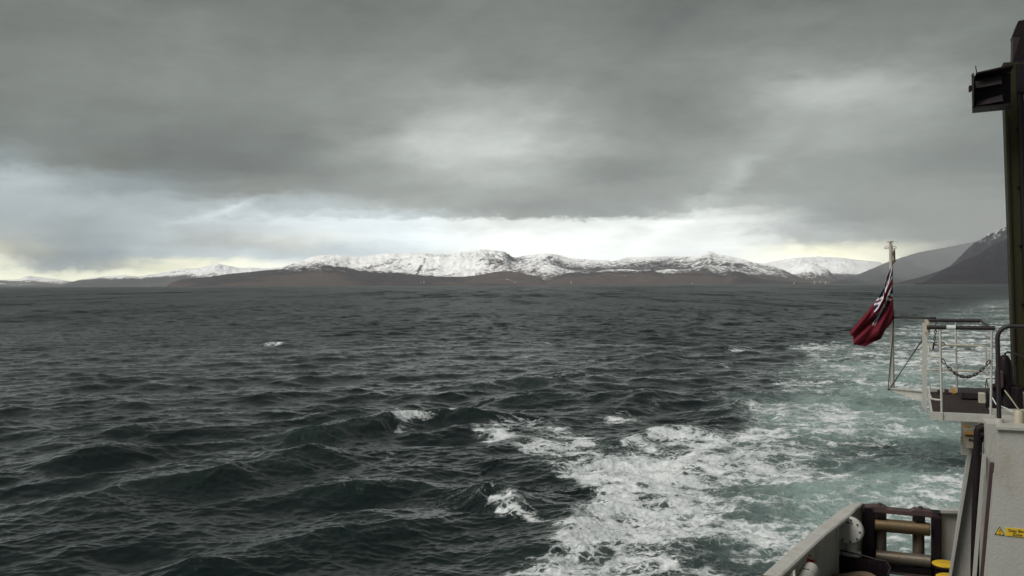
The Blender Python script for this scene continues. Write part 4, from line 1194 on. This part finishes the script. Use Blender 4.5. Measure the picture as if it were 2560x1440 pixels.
cu_ = cu_ + 0.018 * np.sin(T_ * 13 + S_ * 3.5 + 1.4) * np.sin(np.pi * S_) * np.sin(np.pi * T_)
cv_ = 15.68 - 0.05 - 0.15 * S_ + fold * np.minimum(1, S_ * 6)
# design: red field with the union device in the upper hoist quarter
X_ = S_ / 0.58; Y_ = T_ / 0.6
cant = (X_ < 1) & (Y_ < 1)
ax = (X_ - 0.5) * 2.0; ay = (Y_ - 0.5) * 1.0       # 2:1 canton, units of its height
w5 = 2.0
dgl = np.minimum(np.abs(ax * 1 - ay * 2), np.abs(ax * 1 + ay * 2)) / math.sqrt(5)
white = (dgl < 0.10) | (np.abs(ax) < 1 / 6) | (np.abs(ay) < 1 / 6)
redc = ((np.abs(ax) < 0.1) | (np.abs(ay) < 0.1)) | ((dgl < 0.035) & (np.abs(ax) > 1 / 6) & (np.abs(ay) > 1 / 6))
blue = cant & ~white
f_r = np.where(cant, np.where(redc, 0.105, np.where(white, 0.50, 0.012)), 0.105)
f_g = np.where(cant, np.where(redc, 0.012, np.where(white, 0.50, 0.014)), 0.010)
f_b = np.where(cant, np.where(redc, 0.02, np.where(white, 0.55, 0.045)), 0.020)
ens = thing('ensign', 'wind-blown red flag with a union cross corner hanging from the flagstaff', 'flag', (0.12, 15.7, 7.45))
fm, n, b = principled('flag_cloth')
fc = n.node('ShaderNodeAttribute', attribute_name='dye').outputs[0]
pos = n.node('ShaderNodeNewGeometry').outputs['Position']
wv_ = n.noise(pos, 90, 3, 0.5)
n.link(n.mix(n.mul(wv_, 0.35), fc, n.vm('SCALE', fc, scale=0.7)), b.inputs['Base Color'])
b.inputs['Roughness'].default_value = 0.85
b.inputs['Specular IOR Level'].default_value = 0.15
bw = Vector(ens['base'])
cloth = grid_mesh('cloth', cu_ - bw.x, cv_ - bw.y, cz_ - bw.z, fm)
ca = cloth.data.color_attributes.new('dye', 'FLOAT_COLOR', 'POINT')
ca.data.foreach_set('color', np.stack([f_r, f_g, f_b, np.ones_like(f_r)], -1).astype(np.float32).ravel())
cloth.parent = ens
so = cloth.modifiers.new('thickness', 'SOLIDIFY'); so.thickness = 0.004

# ------------------------------------------------------------------ mast with floodlights
ms = thing('mast', 'dark olive steel mast rising at the right edge of the picture', 'mast', (1.8, 14.5, UP))
MB().hexa([(1.675, 14.40, 6.55), (2.04, 14.40, 6.55), (2.04, 14.70, 6.55), (1.675, 14.70, 6.55), (1.545, 14.40, 11.05), (1.74, 14.40, 11.05), (1.74, 14.70, 11.05), (1.545, 14.70, 11.05)]).build('column', M['olive'], ms)
MB().hexa([(1.76, 14.42, UP), (2.0, 14.42, UP), (2.0, 14.68, UP), (1.76, 14.68, UP), (1.69, 14.42, 6.56), (2.04, 14.42, 6.56), (2.04, 14.68, 6.56), (1.69, 14.68, 6.56)]).build('foot', M['olive'], ms)
MB().tube([(1.86, 14.36, 6.5), (1.80, 14.36, 8.7), (1.735, 14.36, 11.0)], 0.045, 14).build('cable_pipe', M['black'], ms, True)
MB().box((1.70, 14.30, 10.6), (2.1, 14.5, 11.0), 0.01).build('cross_arm', M['black'], ms)
for zz in (6.9, 7.7, 8.5, 9.3, 10.1):
    uu = 1.86 - (zz - 6.5) * 0.028
    MB().box((uu - 0.075, 14.33, zz), (uu + 0.075, 14.405, zz + 0.03), 0.004).build('pipe_clip', M['black'], ms)
MB().tube([(1.70, 14.38, 6.6), (1.655, 14.38, 8.2), (1.60, 14.38, 10.3)], 0.008, 6).build('cable', M['black'], ms)
MB().box((1.71, 14.10, UP), (2.0, 14.32, 6.50), 0.008).build('foot_box', M['beige'], ms)

fd = thing('floodlight', 'dark box floodlight mounted on the left of the mast', 'floodlight', (1.3, 13.9, 10.6))
A0, A1, B0, B1 = 1.115, 1.50, 10.355, 10.86
# open-fronted housing: five panels, rim, inner reflector
MB().hexa([(A0, 13.75, 10.335), (A1 + .10, 13.75, 10.35), (A1 + .10, 14.15, 10.35), (A0 + .03, 14.15, 10.335), (A0, 13.75, 10.355), (A1 + .10, 13.75, 10.37), (A1 + .10, 14.15, 10.37), (A0 + .03, 14.15, 10.355)]).build('bottom_panel', M['black'], fd)
MB().hexa([(A0 + .03, 13.75, 10.79), (A1 + .1, 13.75, 10.86), (A1 + .1, 14.15, 10.86), (A0 + .05, 14.15, 10.79), (A0 + .04, 13.75, 10.81), (A1 + .1, 13.75, 10.885), (A1 + .1, 14.15, 10.885), (A0 + .06, 14.15, 10.81)]).build('top_panel', M['black'], fd)
MB().hexa([(A0 - .01, 13.75, 10.335), (A0 + .012, 13.75, 10.335), (A0 + .04, 14.15, 10.335), (A0 + .02, 14.15, 10.335), (A0 - .02, 13.75, 10.79), (A0 + .002, 13.75, 10.80), (A0 + .04, 14.15, 10.80), (A0 + .02, 14.15, 10.80)]).build('side_panel', M['black'], fd)
MB().box((A0 + .02, 14.10, 10.36), (A1 + .1, 14.14, 10.84)).build('back_panel', M['black'], fd)
MB().hexa([(A0 + .03, 13.86, 10.62), (A1 - .03, 13.86, 10.66), (A1 - .03, 14.06, 10.66), (A0 + .03, 14.06, 10.62), (A0 + .03, 13.9, 10.72), (A1 - .03, 13.9, 10.77), (A1 - .03, 14.06, 10.77), (A0 + .03, 14.06, 10.72)]).build('reflector', M['rail'], fd)
MB().hexa([(A0 + .04, 13.84, 10.38), (A1 - .02, 13.84, 10.42), (A1 - .02, 14.06, 10.42), (A0 + .04, 14.06, 10.38), (A0 + .04, 13.90, 10.44), (A1 - .02, 13.90, 10.52), (A1 - .02, 14.06, 10.52), (A0 + .04, 14.06, 10.44)]).build('lower_baffle', M['black'], fd)
MB().box((A0 - .045, 13.80, 10.58), (A0 - .012, 13.90, 10.655), 0.004).build('hinge', M['black'], fd)
MB().tube([(A0 + .045, 13.76, 10.80), (A0 + .03, 13.76, 10.90)], 0.006, 6).build('spike', M['black'], fd)
MB().tube([(A0 + .0, 13.74, 10.36), (A0 + .0, 13.74, 10.8)], 0.010, 8).build('rim_bar', M['rail'], fd)

f2 = thing('mast_lamp_housing', 'angular dark lamp housing above the floodlight at the top right corner', 'lamp', (1.78, 14.5, 11.05))
MB().prism([(1.665, 14.45, 11.42), (1.735, 14.45, 11.62), (2.05, 14.45, 11.66), (2.05, 14.45, 11.40)], (0, 0.3, 0)).build('hood', M['black'], f2)
MB().prism([(1.672, 14.46, 11.42), (1.76, 14.46, 11.42), (1.735, 14.46, 11.18), (1.665, 14.46, 11.08)], (0, 0.25, 0)).build('side_glass', M['rail'], f2)
MB().prism([(1.765, 14.44, 11.42), (2.05, 14.44, 11.42), (2.05, 14.44, 11.06), (1.66, 14.44, 11.06)], (0, 0.3, 0)).build('body', M['black'], f2)

# ------------------------------------------------------------------ deck fittings on the casing top
ar = thing('pipe_handrail', 'dark bent pipe handrail rising from the pale casing top', 'handrail', (1.27, 12.4, UP))
MB().tube([(1.275, 12.35, UP), (1.262, 12.35, 7.15), (1.258, 12.35, 7.33)] + [(1.258 + 0.14 * (1 - math.cos(a)), 12.35, 7.33 + 0.15 * math.sin(a)) for a in np.linspace(0.2, math.pi / 2, 8)] + [(2.4, 12.35, 7.48)], 0.026, 14).build('rail', M['rail'], ar, True)
MB().tube([(1.275, 12.35, UP), (1.275, 12.35, UP + 0.045), (1.275, 12.35, UP + 0.05)], [0.055, 0.05, 0.03], 14).build('socket', M['white'], ar, True)

cpv = thing('deck_plug', 'short white capped post on the pale casing top', 'post', (1.50, 12.35, UP))
MB().tube([(1.49, 12.4, UP), (1.49, 12.4, UP + 0.12), (1.49, 12.4, UP + 0.15)], [0.055, 0.055, 0.045], 20).build('body', M['cream'], cpv, True)
MB().tube([(1.49, 12.4, UP + 0.15), (1.44, 12.7, UP + 0.25), (1.40, 12.95, UP + 0.32)], 0.008, 6).build('hose', M['beige'], cpv)

mc = thing('capstan_gear', 'black covered deck machinery with a curved handle beside the mast', 'winch', (1.55, 13.9, UP))
MB().tube([(1.53, 13.9, UP), (1.53, 13.9, 6.42), (1.52, 13.9, 6.55), (1.505, 13.9, 6.85), (1.50, 13.9, 6.95), (1.50, 13.9, 7.0), (1.51, 13.9, 7.03)], [0.17, 0.165, 0.11, 0.085, 0.075, 0.06, 0.02], 20).build('cover', M['black'], mc, True)
MB().box((1.56, 13.75, UP), (1.70, 14.0, 6.62), 0.02).build('gearbox', M['black'], mc)
MB().tube([(1.36, 13.8, UP), (1.37, 13.8, 6.55), (1.40, 13.8, 6.62)], [0.10, 0.09, 0.05], 18).build('drum', M['black'], mc, True)
MB().box((1.385, 13.7, 6.60), (1.47, 13.95, 6.83), 0.02).build('motor', M['brown'], mc)
MB().tube([(1.50, 13.85, 6.98), (1.50, 13.85, 7.05), (1.53, 13.85, 7.075), (1.60, 13.85, 7.06), (1.75, 13.85, 7.0), (1.95, 13.85, 6.97)], 0.013, 8).build('lever', M['rail'], mc, True)
MB().tube([(1.42, 13.75, 6.72), (1.32, 13.72, 6.72), (1.27, 13.70, 6.725), (1.255, 13.7, 6.66), (1.25, 13.7, 6.53)], 0.007, 6).build('cable', M['line'], mc, True)
MB().tube([(1.27, 13.70, 6.725), (1.275, 13.7, 6.64), (1.30, 13.7, 6.52)], 0.006, 6).build('cable', M['line'], mc, True)
MB().tube([(1.33, 13.7, 6.63), (1.37, 13.7, 6.62), (1.41, 13.7, 6.64)], [0.03, 0.045, 0.03], 12).build('lamp', M['black'], mc, True)
for k in range(5):
    MB().tube([Vector((1.60 + 0.022 * math.cos(q / 10 * 6.283), 13.8, 6.86 - 0.045 * k + 0.026 * math.sin(q / 10 * 6.283))) for q in range(10)], 0.006, 6, closed=True).build('chain_link', M['rail'], mc)
MB().tube([(1.31, 13.5, 6.5), (1.35, 13.4, 6.42), (1.44, 13.2, 6.40), (1.50, 13.0, 6.38)], 0.008, 6).build('hose', M['tape'], mc)
MB().box((1.22, 14.2, UP), (1.30, 14.35, 6.47), 0.006).build('junction_box', M['cream'], mc)
MB().box((1.02, 14.6, UP + .01), (1.5, 15.2, 6.44), 0.01).build('plinth', M['rail'], mc)

for o in bpy.data.objects:
    if 'base' in o:
        del o['base']
